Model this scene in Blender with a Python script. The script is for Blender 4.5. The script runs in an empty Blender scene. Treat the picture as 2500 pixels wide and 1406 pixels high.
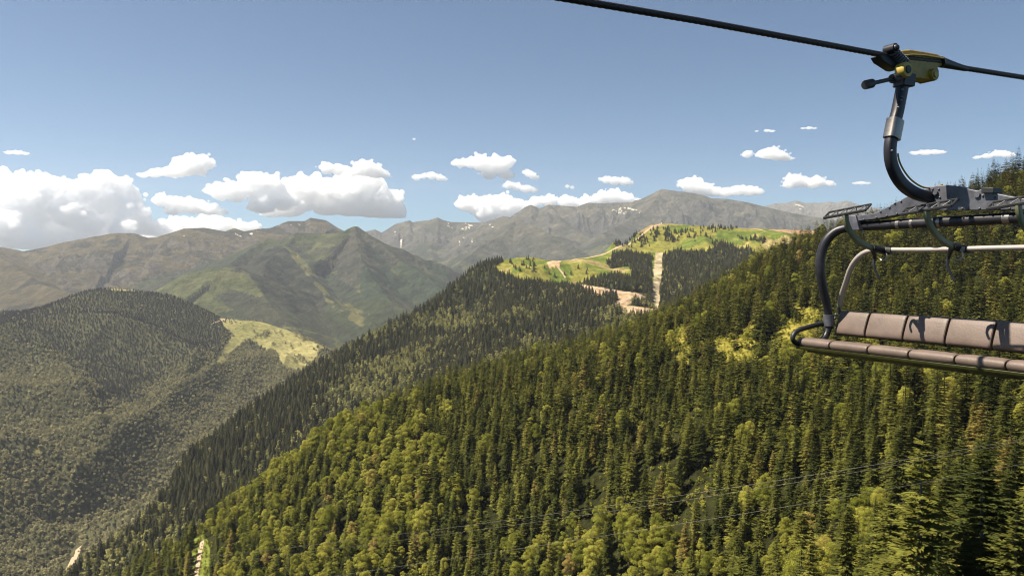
import bpy, math, random
import numpy as np
from mathutils import Vector, Matrix, Euler
random.seed(7); rng = np.random.default_rng(11)
C = bpy.context.scene.collection
scene = bpy.context.scene
R = math.radians

# ------------------------------------------------------------------ camera
F = 1819.0; CXP, CYP, HOR = 1250.0, 703.0, 645.0
PITCH = -math.atan((CYP - HOR) / F)
cd = bpy.data.cameras.new('camera'); cam = bpy.data.objects.new('camera', cd); C.objects.link(cam)
cd.sensor_width = 36; cd.lens = 36 * F / 2500; cd.clip_start = 0.1; cd.clip_end = 90000
cam.location = (0, 0, 0); cam.rotation_euler = (R(90) + PITCH, 0, 0)
scene.camera = cam
# ------------------------------------------------------------------ light
SUN_EL, SUN_AZ = R(57), R(-95)          # azimuth from +Y, negative = to the left
w = bpy.data.worlds.new('World'); scene.world = w; w.use_nodes = True
nt = w.node_tree; bg = nt.nodes['Background']
sky = nt.nodes.new('ShaderNodeTexSky'); sky.sky_type = 'NISHITA'; sky.sun_disc = False
sky.sun_elevation = SUN_EL; sky.sun_rotation = SUN_AZ; sky.altitude = 2200
sky.air_density = 0.9; sky.dust_density = 0.3; sky.ozone_density = 1.6
tint = nt.nodes.new('ShaderNodeMix'); tint.data_type = 'RGBA'; tint.blend_type = 'MULTIPLY'; tint.inputs['Factor'].default_value = 1; tint.inputs['B'].default_value = (.54, .76, .84, 1)
nt.links.new(sky.outputs[0], tint.inputs['A']); nt.links.new(tint.outputs['Result'], bg.inputs[0]); bg.inputs[1].default_value = 0.05
sd = bpy.data.lights.new('sun', 'SUN'); sd.energy = 5.0; sd.angle = R(0.5); sd.color = (1.0, 0.91, 0.77)
so = bpy.data.objects.new('sun', sd); C.objects.link(so)
sdir = Vector((math.sin(SUN_AZ) * math.cos(SUN_EL), math.cos(SUN_AZ) * math.cos(SUN_EL), math.sin(SUN_EL)))
so.rotation_euler = sdir.to_track_quat('Z', 'Y').to_euler()
scene.view_settings.view_transform = 'Standard'; scene.view_settings.look = 'None'
scene.view_settings.exposure = 1.3; scene.view_settings.gamma = 1.0
cy = scene.cycles
cy.max_bounces = 66; cy.diffuse_bounces = 1; cy.glossy_bounces = 2; cy.transmission_bounces = 3; cy.volume_bounces = 64
cy.use_denoising = True
cy.pixel_filter_type = 'BLACKMAN_HARRIS'; cy.filter_width = 1.1
cy.use_adaptive_sampling = False
cy.transparent_max_bounces = 6; cy.caustics_reflective = False; cy.caustics_refractive = False

# ------------------------------------------------------------------ helpers
def tag(o, label=None, cat=None, group=None, kind=None):
    if label: o['label'] = label
    if cat: o['category'] = cat
    if group: o['group'] = group
    if kind: o['kind'] = kind
    return o
def world_pt(px, py, D):
    """bearing and elevation of a sighted point plus its ground distance -> x, y, z"""
    x = (px - CXP) / F; yu = -(py - CYP) / F
    cp, sp = math.cos(PITCH), math.sin(PITCH)
    d = np.array([x, cp - yu * sp, sp + yu * cp])
    return d * (D / math.hypot(d[0], d[1]))
def to_px(X, Y, Z):
    cp, sp = math.cos(PITCH), math.sin(PITCH)
    f = np.maximum(Y * cp + Z * sp, 1e-3); u = -Y * sp + Z * cp
    return CXP + F * X / f, CYP - F * u / f
def hsh(ix, iy, seed):
    h = (ix.astype(np.int64) * 374761393 + iy.astype(np.int64) * 668265263 + seed * 1442695041) & 0xFFFFFFFF
    h = ((h ^ (h >> 13)) * 1274126177) & 0xFFFFFFFF
    h = h ^ (h >> 16)
    return (h & 0xFFFF).astype(np.float32) / 65535.0
def vnoise(x, y, seed=0):
    ix = np.floor(x); iy = np.floor(y); fx = (x - ix).astype(np.float32); fy = (y - iy).astype(np.float32)
    fx = fx * fx * fx * (fx * (fx * 6 - 15) + 10); fy = fy * fy * fy * (fy * (fy * 6 - 15) + 10)
    a = hsh(ix, iy, seed); b = hsh(ix + 1, iy, seed); c = hsh(ix, iy + 1, seed); d = hsh(ix + 1, iy + 1, seed)
    return (a + (b - a) * fx) + ((c + (d - c) * fx) - (a + (b - a) * fx)) * fy
def fbm(x, y, oct=4, seed=0, gain=0.5):
    s = 0; a = 1; t = 0
    for k in range(oct):
        s = s + a * vnoise(x * 2 ** k + 17.3 * k, y * 2 ** k - 9.1 * k, seed + k); t += a; a *= gain
    return s / t
def ridged(x, y, oct=4, seed=0, gain=0.5):
    s = 0; a = 1; t = 0
    for k in range(oct):
        n = 1 - np.abs(2 * vnoise(x * 2 ** k + 7.7 * k, y * 2 ** k + 3.3 * k, seed + k) - 1)
        s = s + a * n * n; t += a; a *= gain
    return s / t
def sstep(a, b, x):
    t = np.clip((x - a) / (b - a), 0, 1); return t * t * (3 - 2 * t)
def inside(poly, x, y):
    r = np.zeros(np.shape(x), bool); n = len(poly)
    for i in range(n):
        x1, y1 = poly[i]; x2, y2 = poly[(i + 1) % n]
        if y1 == y2: continue
        c = ((y1 > y) != (y2 > y)) & (x < (x2 - x1) * (y - y1) / (y2 - y1) + x1)
        r ^= c
    return r
class TPS:
    def __init__(s, P, smooth=1e-4):
        P = np.array(P, float); s.c = P[:, :2] / 1000; n = len(P)
        K = s.k(s.c, s.c) + smooth * np.eye(n); A = np.zeros((n + 3, n + 3))
        A[:n, :n] = K; A[:n, n] = 1; A[:n, n + 1:] = s.c; A[n, :n] = 1; A[n + 1:, :n] = s.c.T
        s.w = np.linalg.solve(A, np.concatenate([P[:, 2], [0, 0, 0]]))
    def k(s, a, b):
        d2 = ((a[:, None] - b[None]) ** 2).sum(-1) + 1e-12; return 0.5 * d2 * np.log(d2)
    def __call__(s, X, Y):
        sh = X.shape; x = X.ravel() / 1000; y = Y.ravel() / 1000
        n = len(s.c); z = np.full(x.shape, s.w[n]) + s.w[n + 1] * x + s.w[n + 2] * y
        for i in range(n):
            d2 = (x - s.c[i, 0]) ** 2 + (y - s.c[i, 1]) ** 2 + 1e-12
            z += s.w[i] * 0.5 * d2 * np.log(d2)
        return z.reshape(sh)

# ------------------------------------------------------------------ terrain
# sightings: (bearing px, elevation px, ground distance m)
NEAR = [(2500,1400,140),(2200,1400,190),(1900,1400,250),(1600,1400,300),(1250,1400,350),(900,1400,410),(600,1400,480),(450,1400,540),
 (2500,1100,250),(2200,1100,270),(1900,1100,330),(1600,1100,380),(1250,1100,450),(1000,1100,530),(800,1110,600),
 (2450,900,350),(2100,950,380),(1800,900,480),(1500,900,570),(1300,900,700),
 (2400,750,500),(2100,750,540),(1900,760,590),(1680,800,680),(2400,620,600),(2100,620,700),(1980,620,800),
 (2700,1400,110),(2800,900,330),(2800,500,620)]
NEAR_CREST = [(3100,260,700),(2800,330,740),(2500,418,800),(2440,462,830),(2390,498,850),(2130,552,900),(2000,588,920),(1900,618,940),(1830,680,950),(1700,772,920),(1600,798,900),(1450,838,860),(1300,880,830),(1200,912,800),(1100,945,780),
 (1000,985,760),(850,1065,720),(700,1160,680),(570,1240,650),(450,1320,620),(350,1390,600),(250,1460,590),(100,1560,570),(-200,1750,550),(-900,2100,520)]
RIDGE = [(1500,590,2300),(1340,640,2100),(1540,745,1600),(1750,690,1900),(1650,760,1720),(1850,610,2300),(1300,760,1550),(1100,780,1650),(1000,900,1400),(1300,900,1250),
 (800,1000,1300),(600,1150,1100),(950,1000,1200),(1480,690,1800),(1250,680,1850),(1600,640,2150),(1500,660,1980),(1400,690,1850),(700,1200,1000),(500,1300,930),(300,1420,900),(2100,640,2200)]
RIDGE_CREST = [(3100,560,2600),(2300,566,2600),(2000,563,2580),(1900,560,2550),(1800,556,2540),(1700,551,2520),(1617,545,2500),(1590,549,2480),(1560,566,2420),(1540,585,2380),(1510,601,2320),(1480,612,2270),(1440,626,2200),(1400,632,2150),(1340,634,2100),(1300,628,2050),(1240,632,1980),
 (1180,640,1930),(1120,684,1860),(1050,742,1790),(1000,772,1740),(900,822,1660),(800,880,1580),(700,940,1490),(600,1008,1400),(500,1085,1300),(450,1125,1250),(400,1215,1160),(300,1315,1060),(220,1370,1000),(150,1420,950),(0,1500,900),(-300,1700,820),(-900,2100,700)]
HILL = [(-500,800,3900),(0,762,3800),(100,752,3700),(230,708,3600),(300,706,3650),(420,722,3700),(540,775,3500),(629,783,3450),(703,800,3350),(805,842,3150),(0,900,2900),(200,900,2900),(400,900,2950),(600,850,3150),(750,862,3080),
 (900,890,3000),(1100,950,2900),(0,1100,2200),(200,1100,2250),(400,1050,2450),(600,985,2700),(-300,1100,2200),(0,1350,1750),(100,1310,1850),(240,1285,1950),(380,1205,2150),(560,1050,2500),(700,960,2750),
 (130,1400,1450),(250,1350,1500),(340,1290,1620),(440,1210,1850),(620,1060,2300),(-400,1500,1500)]
HSPUR = [([(600,892,3000),(540,870,2950),(470,900,2800),(425,915,2700),(350,990,2450),(270,1050,2300),(180,1130,2100)], 75, 90), ([(560,850,3000),(430,870,2850),(300,960,2600),(235,1000,2450)], -55, 110), ([(640,930,2850),(620,1010,2550),(560,1050,2400),(470,1080,2250)], -50, 90), ([(700,905,3000),(660,980,2700),(600,1060,2400),(520,1130,2150)], 55, 80),
 ([(0,850,3100),(90,850,3000),(150,890,2800),(210,960,2550),(240,1040,2350)], 60, 90), ([(-20,960,2600),(90,1010,2450),(170,1080,2250)], -45, 90), ([(0,1120,2200),(110,1090,2200),(200,1130,2120),(280,1180,2080)], 40, 60), ([(40,1250,1900),(130,1200,2000),(250,1180,2080)], -35, 60),
 ([(20,1405,1620),(110,1350,1760),(175,1318,1850),(240,1285,1950),(320,1240,2080),(385,1205,2200)], -38, 38)]
CONZ = [(-300,700),(230,680),(420,690),(560,760),(575,808),(536,860),(425,905),(330,955),(260,985),(229,978),(222,930),(148,878),(92,848),(-300,830)]
def crest_fn(cr):
    P = np.array([world_pt(*c) for c in cr]); th = np.arctan2(P[:, 0], P[:, 1]); o = np.argsort(th)
    return th[o], np.hypot(P[:, 0], P[:, 1])[o], P[o, 2]
def dense(cr):
    return [tuple(world_pt(*c)) for c in cr]
tps0 = TPS(dense(NEAR) + dense([c for c in NEAR_CREST if -900 < c[0]]))
tps1 = TPS(dense(RIDGE) + dense(RIDGE_CREST))
tps2 = TPS(dense(HILL))
# mountain ridge lines: (points, slope, gully amp, noise amp, layer id)
MTN = [
 ([(330,730,5600),(385,706,5500),(436,676,5500),(507,656,5500),(577,651,5450),(607,668,5300),(640,720,5000),(700,790,4600)], .33, 35, 25, 3),
 ([(653,583,6900),(692,588,6800),(722,568,6700),(797,571,6700),(827,565,6600),(848,565,6550),(857,555,6500),(866,552,6500),(874,553,6500),(887,566,6450),(920,586,6350),(944,607,6250),(980,637,6100),(1022,661,5900),(1060,690,5750),(1120,750,5400)], .42, 100, 50, 4),
 ([(653,583,6900),(620,600,6700),(565,640,6200),(540,660,5900)], .40, 60, 40, 4),
 ([(722,568,6700),(692,606,6300),(728,640,6000),(761,676,5700),(785,709,5500),(800,730,5300),(899,780,4800),(960,830,4400)], .45, 60, 45, 4),
 ([(866,552,6500),(872,585,6250),(880,625,6000),(910,680,5600),(950,730,5200)], .5, 60, 40, 4),
 ([(722,568,6700),(700,600,6500),(650,640,5900),(640,690,5500)], .5, 50, 45, 4),
 ([(-900,640,9500),(-300,590,9200),(0,602,9000),(60,613,8900),(110,604,8900),(160,590,8900),(220,579,8850),(284,568,8800),(324,568,8800),(360,580,8750),(396,579,8750),(448,558,8700),(500,556,8700),(556,566,8700),(572,556,8800),(596,564,8800),(624,559,8800),(668,556,8900),(680,549,9000),(690,544,9000),(704,539,9000),(744,539,9000),(758,531,9000),(764,532,9000),(796,537,9000),(824,555,9000),(844,565,9000),(890,600,8800)], .32, 80, 60, 5),
 ([(-80,590,8200),(0,628,7900),(33,646,7600),(92,692,7000),(178,716,6500),(260,745,6200)], .36, 60, 45, 5),
 ([(324,568,8800),(360,620,8200),(420,660,7600),(450,690,7200)], .34, 60, 45, 5),
 ([(448,558,8700),(470,600,8200),(540,640,7600)], .36, 60, 45, 5),
 ([(680,549,9000),(660,575,8600),(620,595,8200)], .40, 60, 45, 5),
 ([(870,575,11500),(890,565,12000),(915,559,12000),(932,567,12000),(965,546,12000),(985,541,12000),(1000,537,12000),(1008,542,12000),(1024,539,12000),(1045,537,12000),(1068,530,12000),(1080,536,12000),(1100,541,12000),(1140,542,12000),(1184,542,12000),(1200,536,12000),(1228,527,12000),(1248,536,11900),(1264,522,11800),(1284,504,11700),(1296,499,11700),(1316,508,11700),(1340,499,11700),(1408,504,11700),(1436,494,11700),(1472,496,11700),(1504,494,11700),(1548,493,11700),(1588,476,11700),(1616,461,11700),(1648,465,11700),(1680,469,11700),(1716,475,11700),(1736,483,11700),(1776,485,11700),(1824,493,11700),(1872,505,11700),(1932,519,11700),(1972,526,11700),(2100,545,11700),(2600,600,11500)], .42, 130, 80, 6),
 ([(1068,530,12000),(1070,560,11300),(1050,600,10500),(1060,640,9700)], .45, 90, 60, 6),
 ([(1228,527,12000),(1262,534,9800),(1312,555,9200),(1360,580,8800),(1420,612,8400),(1480,650,8000)], .48, 90, 60, 6),
 ([(1262,534,9800),(1230,572,9200),(1170,600,8800),(1110,660,8200)], .45, 80, 60, 6),
 ([(1340,499,11700),(1370,540,10800),(1440,580,10000)], .45, 90, 60, 6),
 ([(1616,461,11700),(1590,500,11000),(1530,540,10300),(1470,570,9600)], .45, 90, 60, 6),
 ([(1716,475,11700),(1740,520,10900),(1760,570,10000)], .45, 110, 60, 6),
 ([(1824,493,11700),(1850,530,10900),(1890,580,10000)], .45, 110, 60, 6),
 ([(1780,530,16500),(1850,505,16300),(1872,502,16200),(1892,496,16200),(1920,495,16200),(1944,489,16200),(1964,495,16200),(2000,495,16200),(2025,492,16200),(2040,494,16200),(2070,489,16200),(2085,495,16200),(2100,500,16200),(2160,512,16200),(2400,530,16200),(2900,540,16200)], .42, 120, 60, 7),
]
def height(TH, Rr):
    X = Rr * np.sin(TH); Y = Rr * np.cos(TH)
    floor = -820 + 120 * fbm(X / 900, Y / 900, 3, 5)
    floor = np.where(Rr < 1500, -1000, floor)
    Z = floor.astype(np.float64); L = np.full(X.shape, 2, np.int8)
    def put(z, k):
        nonlocal Z, L
        m = z > Z; Z = np.where(m, z, Z); L = np.where(m, k, L).astype(np.int8)
    # near slope
    for tps, cr, k, rmax in ((tps0, NEAR_CREST, 0, 1900), (tps1, RIDGE_CREST, 1, 5200)):
        ct, cD, cz = crest_fn(cr); m = Rr < rmax
        th = TH[m]; r = Rr[m]; Dc = np.interp(th, ct, cD)
        rc = np.minimum(r, Dc); z = tps(rc * np.sin(th), rc * np.cos(th))
        over = np.maximum(r - Dc, 0)
        z = z - 0.75 * over - 0.0 * over
        x, y = X[m], Y[m]
        amp = sstep(0, 160, np.maximum(Dc - r, 0) + over)
        z = z + amp * (fbm(x / 130, y / 130, 3, 21) - .5) * (22 if k == 0 else 46) + amp * (ridged(x / 420, y / 420, 2, 31) - .45) * (18 if k == 0 else 50)
        if k == 1: z = np.where(r < 560, -999, z)
        zz = np.full(X.shape, -9999.0); zz[m] = z; put(zz, k)
    m = (Rr > 1100) & (Rr < 6500)
    x, y = X[m], Y[m]; z = tps2(x, y)
    am = sstep(0, 500, np.hypot(x - world_pt(230, 708, 3600)[0], 0) * 0 + 3550 - Rr[m])
    z = z + am * ((ridged(x / 650 + .3, y / 650, 4, 41) - .45) * 120 + (fbm(x / 200, y / 200, 3, 45) - .5) * 40)
    for pl, A_, wd_ in (HSPUR):
        Pp = np.array([world_pt(*p)[:2] for p in pl]); dd = np.full(x.shape, 1e9)
        for i in range(len(Pp) - 1):
            d_ = Pp[i + 1] - Pp[i]; t_ = np.clip(((x - Pp[i, 0]) * d_[0] + (y - Pp[i, 1]) * d_[1]) / (d_ @ d_), 0, 1)
            dd = np.minimum(dd, np.hypot(x - Pp[i, 0] - t_ * d_[0], y - Pp[i, 1] - t_ * d_[1]))
        z = z + A_ * np.exp(-dd / wd_)
    bk = np.interp(TH[m], *[np.array(v) for v in crest_fn([h for h in HILL[:10]] + [(900, 890, 3000), (1100, 950, 2900), (1600, 1000, 2800)])[:2]])
    z = z - 0.45 * np.maximum(Rr[m] - bk, 0)
    zz = np.full(X.shape, -9999.0); zz[m] = z; put(zz, 2)
    mm = Rr > 3600; x, y = X[mm], Y[mm]; r = Rr[mm]
    wx = x + 160 * (fbm(x / 700, y / 700, 3, 61) - .5); wy = y + 160 * (fbm(x / 700, y / 700, 3, 71) - .5)
    iso = fbm(x / 700, y / 700, 6, 81, .6) - .5; rg = ridged(x / 1000, y / 1000, 7, 91, .58) - .4
    base = Z[mm]; lay = L[mm]
    jag = ridged(x / 160, y / 160, 3, 95, .6) - .45
    for q, (pts, sl, ga, na, k) in enumerate(MTN):
        P = np.array([world_pt(*p) for p in pts]); best = np.full(x.shape, 1e9); zr = np.zeros(x.shape); sp = np.zeros(x.shape); acc = 0
        for i in range(len(P) - 1):
            ax, ay, az = P[i]; dx, dy, dz = P[i + 1] - P[i]; L2 = dx * dx + dy * dy
            t = np.clip(((wx - ax) * dx + (wy - ay) * dy) / L2, 0, 1)
            t0 = np.clip(((x - ax) * dx + (y - ay) * dy) / L2, 0, 1)
            d = np.hypot(x - ax - t0 * dx, y - ay - t0 * dy)
            b = d < best; best = np.where(b, d, best); zr = np.where(b, az + t0 * dz, zr)
            sp = np.where(b, acc + t * math.sqrt(L2), sp); acc += math.sqrt(L2)
        d = best; g = ridged(sp / 420 + q * 3.1, d / 1700, 5, 100 + q, .62) - .5
        grow = sstep(20, 700, d)
        z = zr - sl * d * (1 + .12 * (1 - sstep(0, 900, d))) + grow * (1.55 * ga * g + na * 3.6 * iso + na * 2.0 * rg) + (jag * (10 if k in (4, 6) else 4 if k == 5 else 0)) * sstep(0, 60, d + 10)
        up = z > base; base = np.where(up, z, base); lay = np.where(up, k, lay)
    Z[mm] = base; L[mm] = lay
    return X, Y, Z, L
th = np.radians(np.concatenate([np.linspace(-58, -40, 90, endpoint=False), np.linspace(-40, 40, 1150, endpoint=False), np.linspace(40, 60, 100)]))
lr = np.concatenate([np.linspace(math.log(55), math.log(900), 260, endpoint=False), np.linspace(math.log(900), math.log(17000), 900)])
NT, NR = len(th), len(lr)
TH, LR = np.meshgrid(th, lr, indexing='ij'); RR = np.exp(LR)
GX, GY, GZ, GL = height(TH, RR)
PX, PY = to_px(GX, GY, GZ)
EL = GZ / RR; HZ = np.maximum.accumulate(EL, axis=1)          # running horizon along each bearing
VIS = EL >= HZ - 2e-4
def sample(A, x, y):
    t = np.arctan2(x, y); l = np.log(np.hypot(x, y))
    i = np.clip(np.searchsorted(th, t) - 1, 0, NT - 2); j = np.clip(np.searchsorted(lr, l) - 1, 0, NR - 2)
    fi = np.clip((t - th[i]) / (th[i + 1] - th[i]), 0, 1); fj = np.clip((l - lr[j]) / (lr[j + 1] - lr[j]), 0, 1)
    return (A[i, j] * (1 - fi) + A[i + 1, j] * fi) * (1 - fj) + (A[i, j + 1] * (1 - fi) + A[i + 1, j + 1] * fi) * fj
def nearest(A, x, y):
    t = np.arctan2(x, y); l = np.log(np.hypot(x, y))
    return A[np.clip(np.searchsorted(th, t), 0, NT - 1), np.clip(np.searchsorted(lr, l), 0, NR - 1)]

# land cover -------------------------------------------------------
MEADOW = [(1200,650),(1230,636),(1300,620),(1340,625),(1400,622),(1480,600),(1500,590),(1560,560),(1590,540),(1612,536),(1700,542),(1900,550),(2300,555),(2300,600),(1900,605),(1865,622),(1853,626),(1831,608),(1798,606),(1776,594),(1741,597),(1723,612),(1706,608),(1655,612),(1618,626),
 (1618,680),(1610,765),(1592,765),(1594,700),(1596,626),(1555,619),(1531,612),(1500,622),(1482,640),(1489,655),(1540,652),(1544,676),(1513,676),(1463,678),(1426,683),(1392,692),(1370,694),(1328,690),(1290,685),(1240,672)]
STRIP = [(1601,618),(1618,618),(1616,665),(1612,710),(1609,772),(1592,772),(1594,700),(1597,650)]
SCAR = [(1394,690),(1425,695),(1470,702),(1520,712),(1560,716),(1578,724),(1574,736),(1545,738),(1530,745),(1590,752),(1590,775),(1545,772),(1500,756),(1496,742),(1510,734),(1504,722),(1450,722),(1420,708),(1396,702)]
HGRASS = [(535,775),(560,752),(629,770),(703,790),(820,830),(735,905),(700,900),(684,875),(666,850),(644,852),(607,822),(580,845),(540,885),(522,878),(560,830),(566,812),(544,792)]
HTOP = [(255,696),(300,694),(370,704),(372,714),(270,708)]
HGREEN = [(64,1103),(110,1092),(124,1098),(80,1112)]
CLR = [[(1895,835),(1915,775),(1945,742),(1995,742),(1995,800),(1985,860),(1930,900),(1885,880)], [(1636,815),(1680,796),(1690,830),(1680,880),(1640,860)], [(1735,835),(1800,812),(1835,780),(1850,800),(1840,830),(1860,880),(1750,880)],
 [(440,1480),(462,1400),(476,1310),(500,1298),(512,1340),(512,1480)]]
n1 = fbm(GX / 60, GY / 60, 3, 201); n2 = fbm(GX / 400, GY / 400, 5, 211); n3 = fbm(GX / 1500, GY / 1500, 4, 221); n4 = fbm(GX / 160, GY / 160, 4, 231)
col = np.zeros(GX.shape + (3,), np.float32)
def setc(m, c, c2=None, t=None):
    c = np.array(c, np.float32)
    if c2 is None: col[m] = c
    else: col[m] = c + (np.array(c2, np.float32) - c) * np.clip(t[m], 0, 1)[:, None]
setc(GL == 0, (.016, .018, .007), (.035, .036, .013), n1)
setc(GL == 1, (.032, .036, .018), (.05, .055, .025), n1)
setc(GL == 2, (.038, .040, .020), (.068, .066, .034), n2)
wob = 14 * (n1 - .5)
md = inside(MEADOW, PX + wob * 1.2, PY + wob) & (GL == 1)
setc(md, (.125, .122, .024), (.195, .178, .045), n4)
m = md & (n1 > .60); setc(m, (.09, .115, .022))
m = md & (n4 > .62) & (n1 < .5); setc(m, (.24, .19, .08))
m = inside([(1800,540),(1910,552),(2010,560),(1990,572),(1930,570),(1880,562)], PX, PY) & (GL == 1); setc(m, (.26, .16, .085))
m = inside([(1480,600),(1545,560),(1590,540),(1617,534),(1670,540),(1690,548),(1620,552),(1590,560),(1560,570)], PX, PY) & (GL == 1); setc(m, (.28, .19, .10), (.16, .15, .05), n1)
m = inside([(1335,640),(1365,633),(1366,650),(1340,654)], PX, PY) & (GL == 1); setc(m, (.40, .27, .15))
m = inside(STRIP, PX + 2 * (n1 - .5), PY) & (GL == 1); setc(m, (.36, .29, .19), (.17, .15, .07), fbm(GX / 14, GY / 14, 3, 207) * 2 - .6)
m = inside(SCAR, PX, PY) & (GL == 1); setc(m, (.38, .27, .17), (.24, .17, .09), fbm(GX / 20, GY / 20, 3, 208) * 2 - .6)
clear0 = np.zeros(GX.shape, bool)
cwx, cwy = 55 * (fbm(GX / 22, GY / 22, 3, 203) - .5), 45 * (fbm(GX / 22, GY / 22, 3, 204) - .5)
for q_, c in enumerate(CLR): clear0 |= inside(c, PX + cwx * (q_ != 3), PY + cwy * (q_ != 3)) & (GL == 0)
setc(clear0, (.12, .135, .022), (.24, .20, .04), n1 * 1.6 - .3)
m = inside(CLR[3], PX, PY) & (GL == 0); setc(m, (.13, .15, .03)); clearP = m
hg = (inside(HGRASS, PX + wob, PY + wob) | inside(HTOP, PX, PY) | inside(HGREEN, PX, PY)) & (GL == 2)
setc(hg, (.13, .125, .047), (.25, .22, .09), n4 * 1.6 - .3)
# mountains
slope = np.hypot(np.gradient(GZ, axis=1) / np.gradient(RR, axis=1), np.gradient(GZ, axis=0) / np.maximum(np.gradient(TH, axis=0) * RR, .1))
m3 = GL == 3; setc(m3, (.065, .075, .03), (.13, .125, .055), n2 * 1.6 - .3 + (n4 - .5))
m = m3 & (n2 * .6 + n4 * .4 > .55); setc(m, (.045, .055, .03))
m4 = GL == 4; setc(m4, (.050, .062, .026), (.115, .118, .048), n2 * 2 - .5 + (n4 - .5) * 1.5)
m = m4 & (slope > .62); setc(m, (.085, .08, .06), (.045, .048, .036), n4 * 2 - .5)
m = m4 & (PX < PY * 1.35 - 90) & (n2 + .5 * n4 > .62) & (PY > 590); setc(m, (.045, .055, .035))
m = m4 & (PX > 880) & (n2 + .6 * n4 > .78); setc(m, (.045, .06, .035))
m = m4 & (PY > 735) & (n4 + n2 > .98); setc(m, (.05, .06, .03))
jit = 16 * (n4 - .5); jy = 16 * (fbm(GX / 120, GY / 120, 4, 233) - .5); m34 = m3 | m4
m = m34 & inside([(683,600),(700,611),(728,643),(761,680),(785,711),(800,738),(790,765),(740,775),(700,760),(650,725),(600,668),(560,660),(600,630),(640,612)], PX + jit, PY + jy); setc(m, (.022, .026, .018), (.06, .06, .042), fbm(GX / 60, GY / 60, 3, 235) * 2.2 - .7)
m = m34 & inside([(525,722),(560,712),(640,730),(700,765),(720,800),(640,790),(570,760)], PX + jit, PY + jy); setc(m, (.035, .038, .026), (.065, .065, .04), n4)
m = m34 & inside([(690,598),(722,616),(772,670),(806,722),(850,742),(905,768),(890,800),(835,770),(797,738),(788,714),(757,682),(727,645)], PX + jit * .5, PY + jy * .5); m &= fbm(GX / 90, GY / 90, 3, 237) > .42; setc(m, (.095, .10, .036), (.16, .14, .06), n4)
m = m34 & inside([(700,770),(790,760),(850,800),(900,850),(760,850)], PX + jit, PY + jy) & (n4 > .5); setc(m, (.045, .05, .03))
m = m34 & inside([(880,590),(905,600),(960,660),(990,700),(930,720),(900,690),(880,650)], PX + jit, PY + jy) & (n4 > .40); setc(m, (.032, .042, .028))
m5 = GL == 5; setc(m5, (.078, .066, .032), (.140, .112, .060), n2 * 1.8 - .4 + (n4 - .5))
m = m5 & (n4 * .5 + n2 * .5 > .56); setc(m, (.048, .045, .028))
m = m5 & (slope > .66); setc(m, (.11, .095, .075))
m6 = GL == 6; setc(m6, (.062, .062, .042), (.150, .135, .095), n4 * 1.8 - .4 + (n2 - .5))
alt = GZ - 300 * (n3 - .5)
t6 = sstep(450, -50, alt + 350 * (n2 - .5))
col[m6] = col[m6] * (1 - t6[m6][:, None]) + np.array((.042, .052, .032), np.float32) * t6[m6][:, None]
m = m6 & (t6 > .6) & (n4 > .6); setc(m, (.12, .12, .06))
m = m6 & (slope > .75); setc(m, (.07, .07, .06), (.125, .115, .098), n4)
m7 = GL == 7; setc(m7, (.10, .095, .08), (.17, .155, .13), n2)
for k_, f_ in ((4, .88), (5, .80), (6, .78)): col[GL == k_] *= f_
# snow patches left in high hollows
def snow(cx, cy_, wx_, wy_, thr, k):
    q = 1 - ((PX - cx) / wx_) ** 2 - ((PY - cy_) / wy_) ** 2
    m = (GL == k) & (q + .8 * (fbm(GX / 90, GY / 90, 3, 303) - .5) > .15) & (ridged(GX / 120 + GZ / 60, GY / 260, 3, 301) > thr + .19)
    setc(m, (.70, .64, .50))
for s in ((728,551,28,5,.68,5),(470,573,25,7,.60,5),(600,570,30,9,.58,5),(985,575,35,24,.62,6),(1120,552,35,16,.60,6),(1305,516,26,9,.45,6),(1530,515,40,8,.50,6),(1130,590,30,12,.68,6),(1200,552,8,4,.4,6),(1950,505,14,8,.55,7),(1420,518,10,5,.55,6)): snow(*s)

def mesh_np(name, V, Fq, cols=None, mat=None, smooth=True):
    me = bpy.data.meshes.new(name); k = Fq.shape[1]
    me.vertices.add(len(V)); me.vertices.foreach_set('co', V.astype(np.float32).ravel())
    me.loops.add(Fq.size); me.loops.foreach_set('vertex_index', Fq.astype(np.int32).ravel())
    me.polygons.add(len(Fq)); me.polygons.foreach_set('loop_start', np.arange(0, Fq.size, k, dtype=np.int32))
    if smooth: me.polygons.foreach_set('use_smooth', np.ones(len(Fq), bool))
    me.update(calc_edges=True)
    if cols is not None:
        a = me.color_attributes.new('tint', 'FLOAT_COLOR', 'POINT')
        a.data.foreach_set('color', np.concatenate([cols, np.ones((len(cols), 1))], 1).astype(np.float32).ravel())
    if mat: me.materials.append(mat)
    return me

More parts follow.
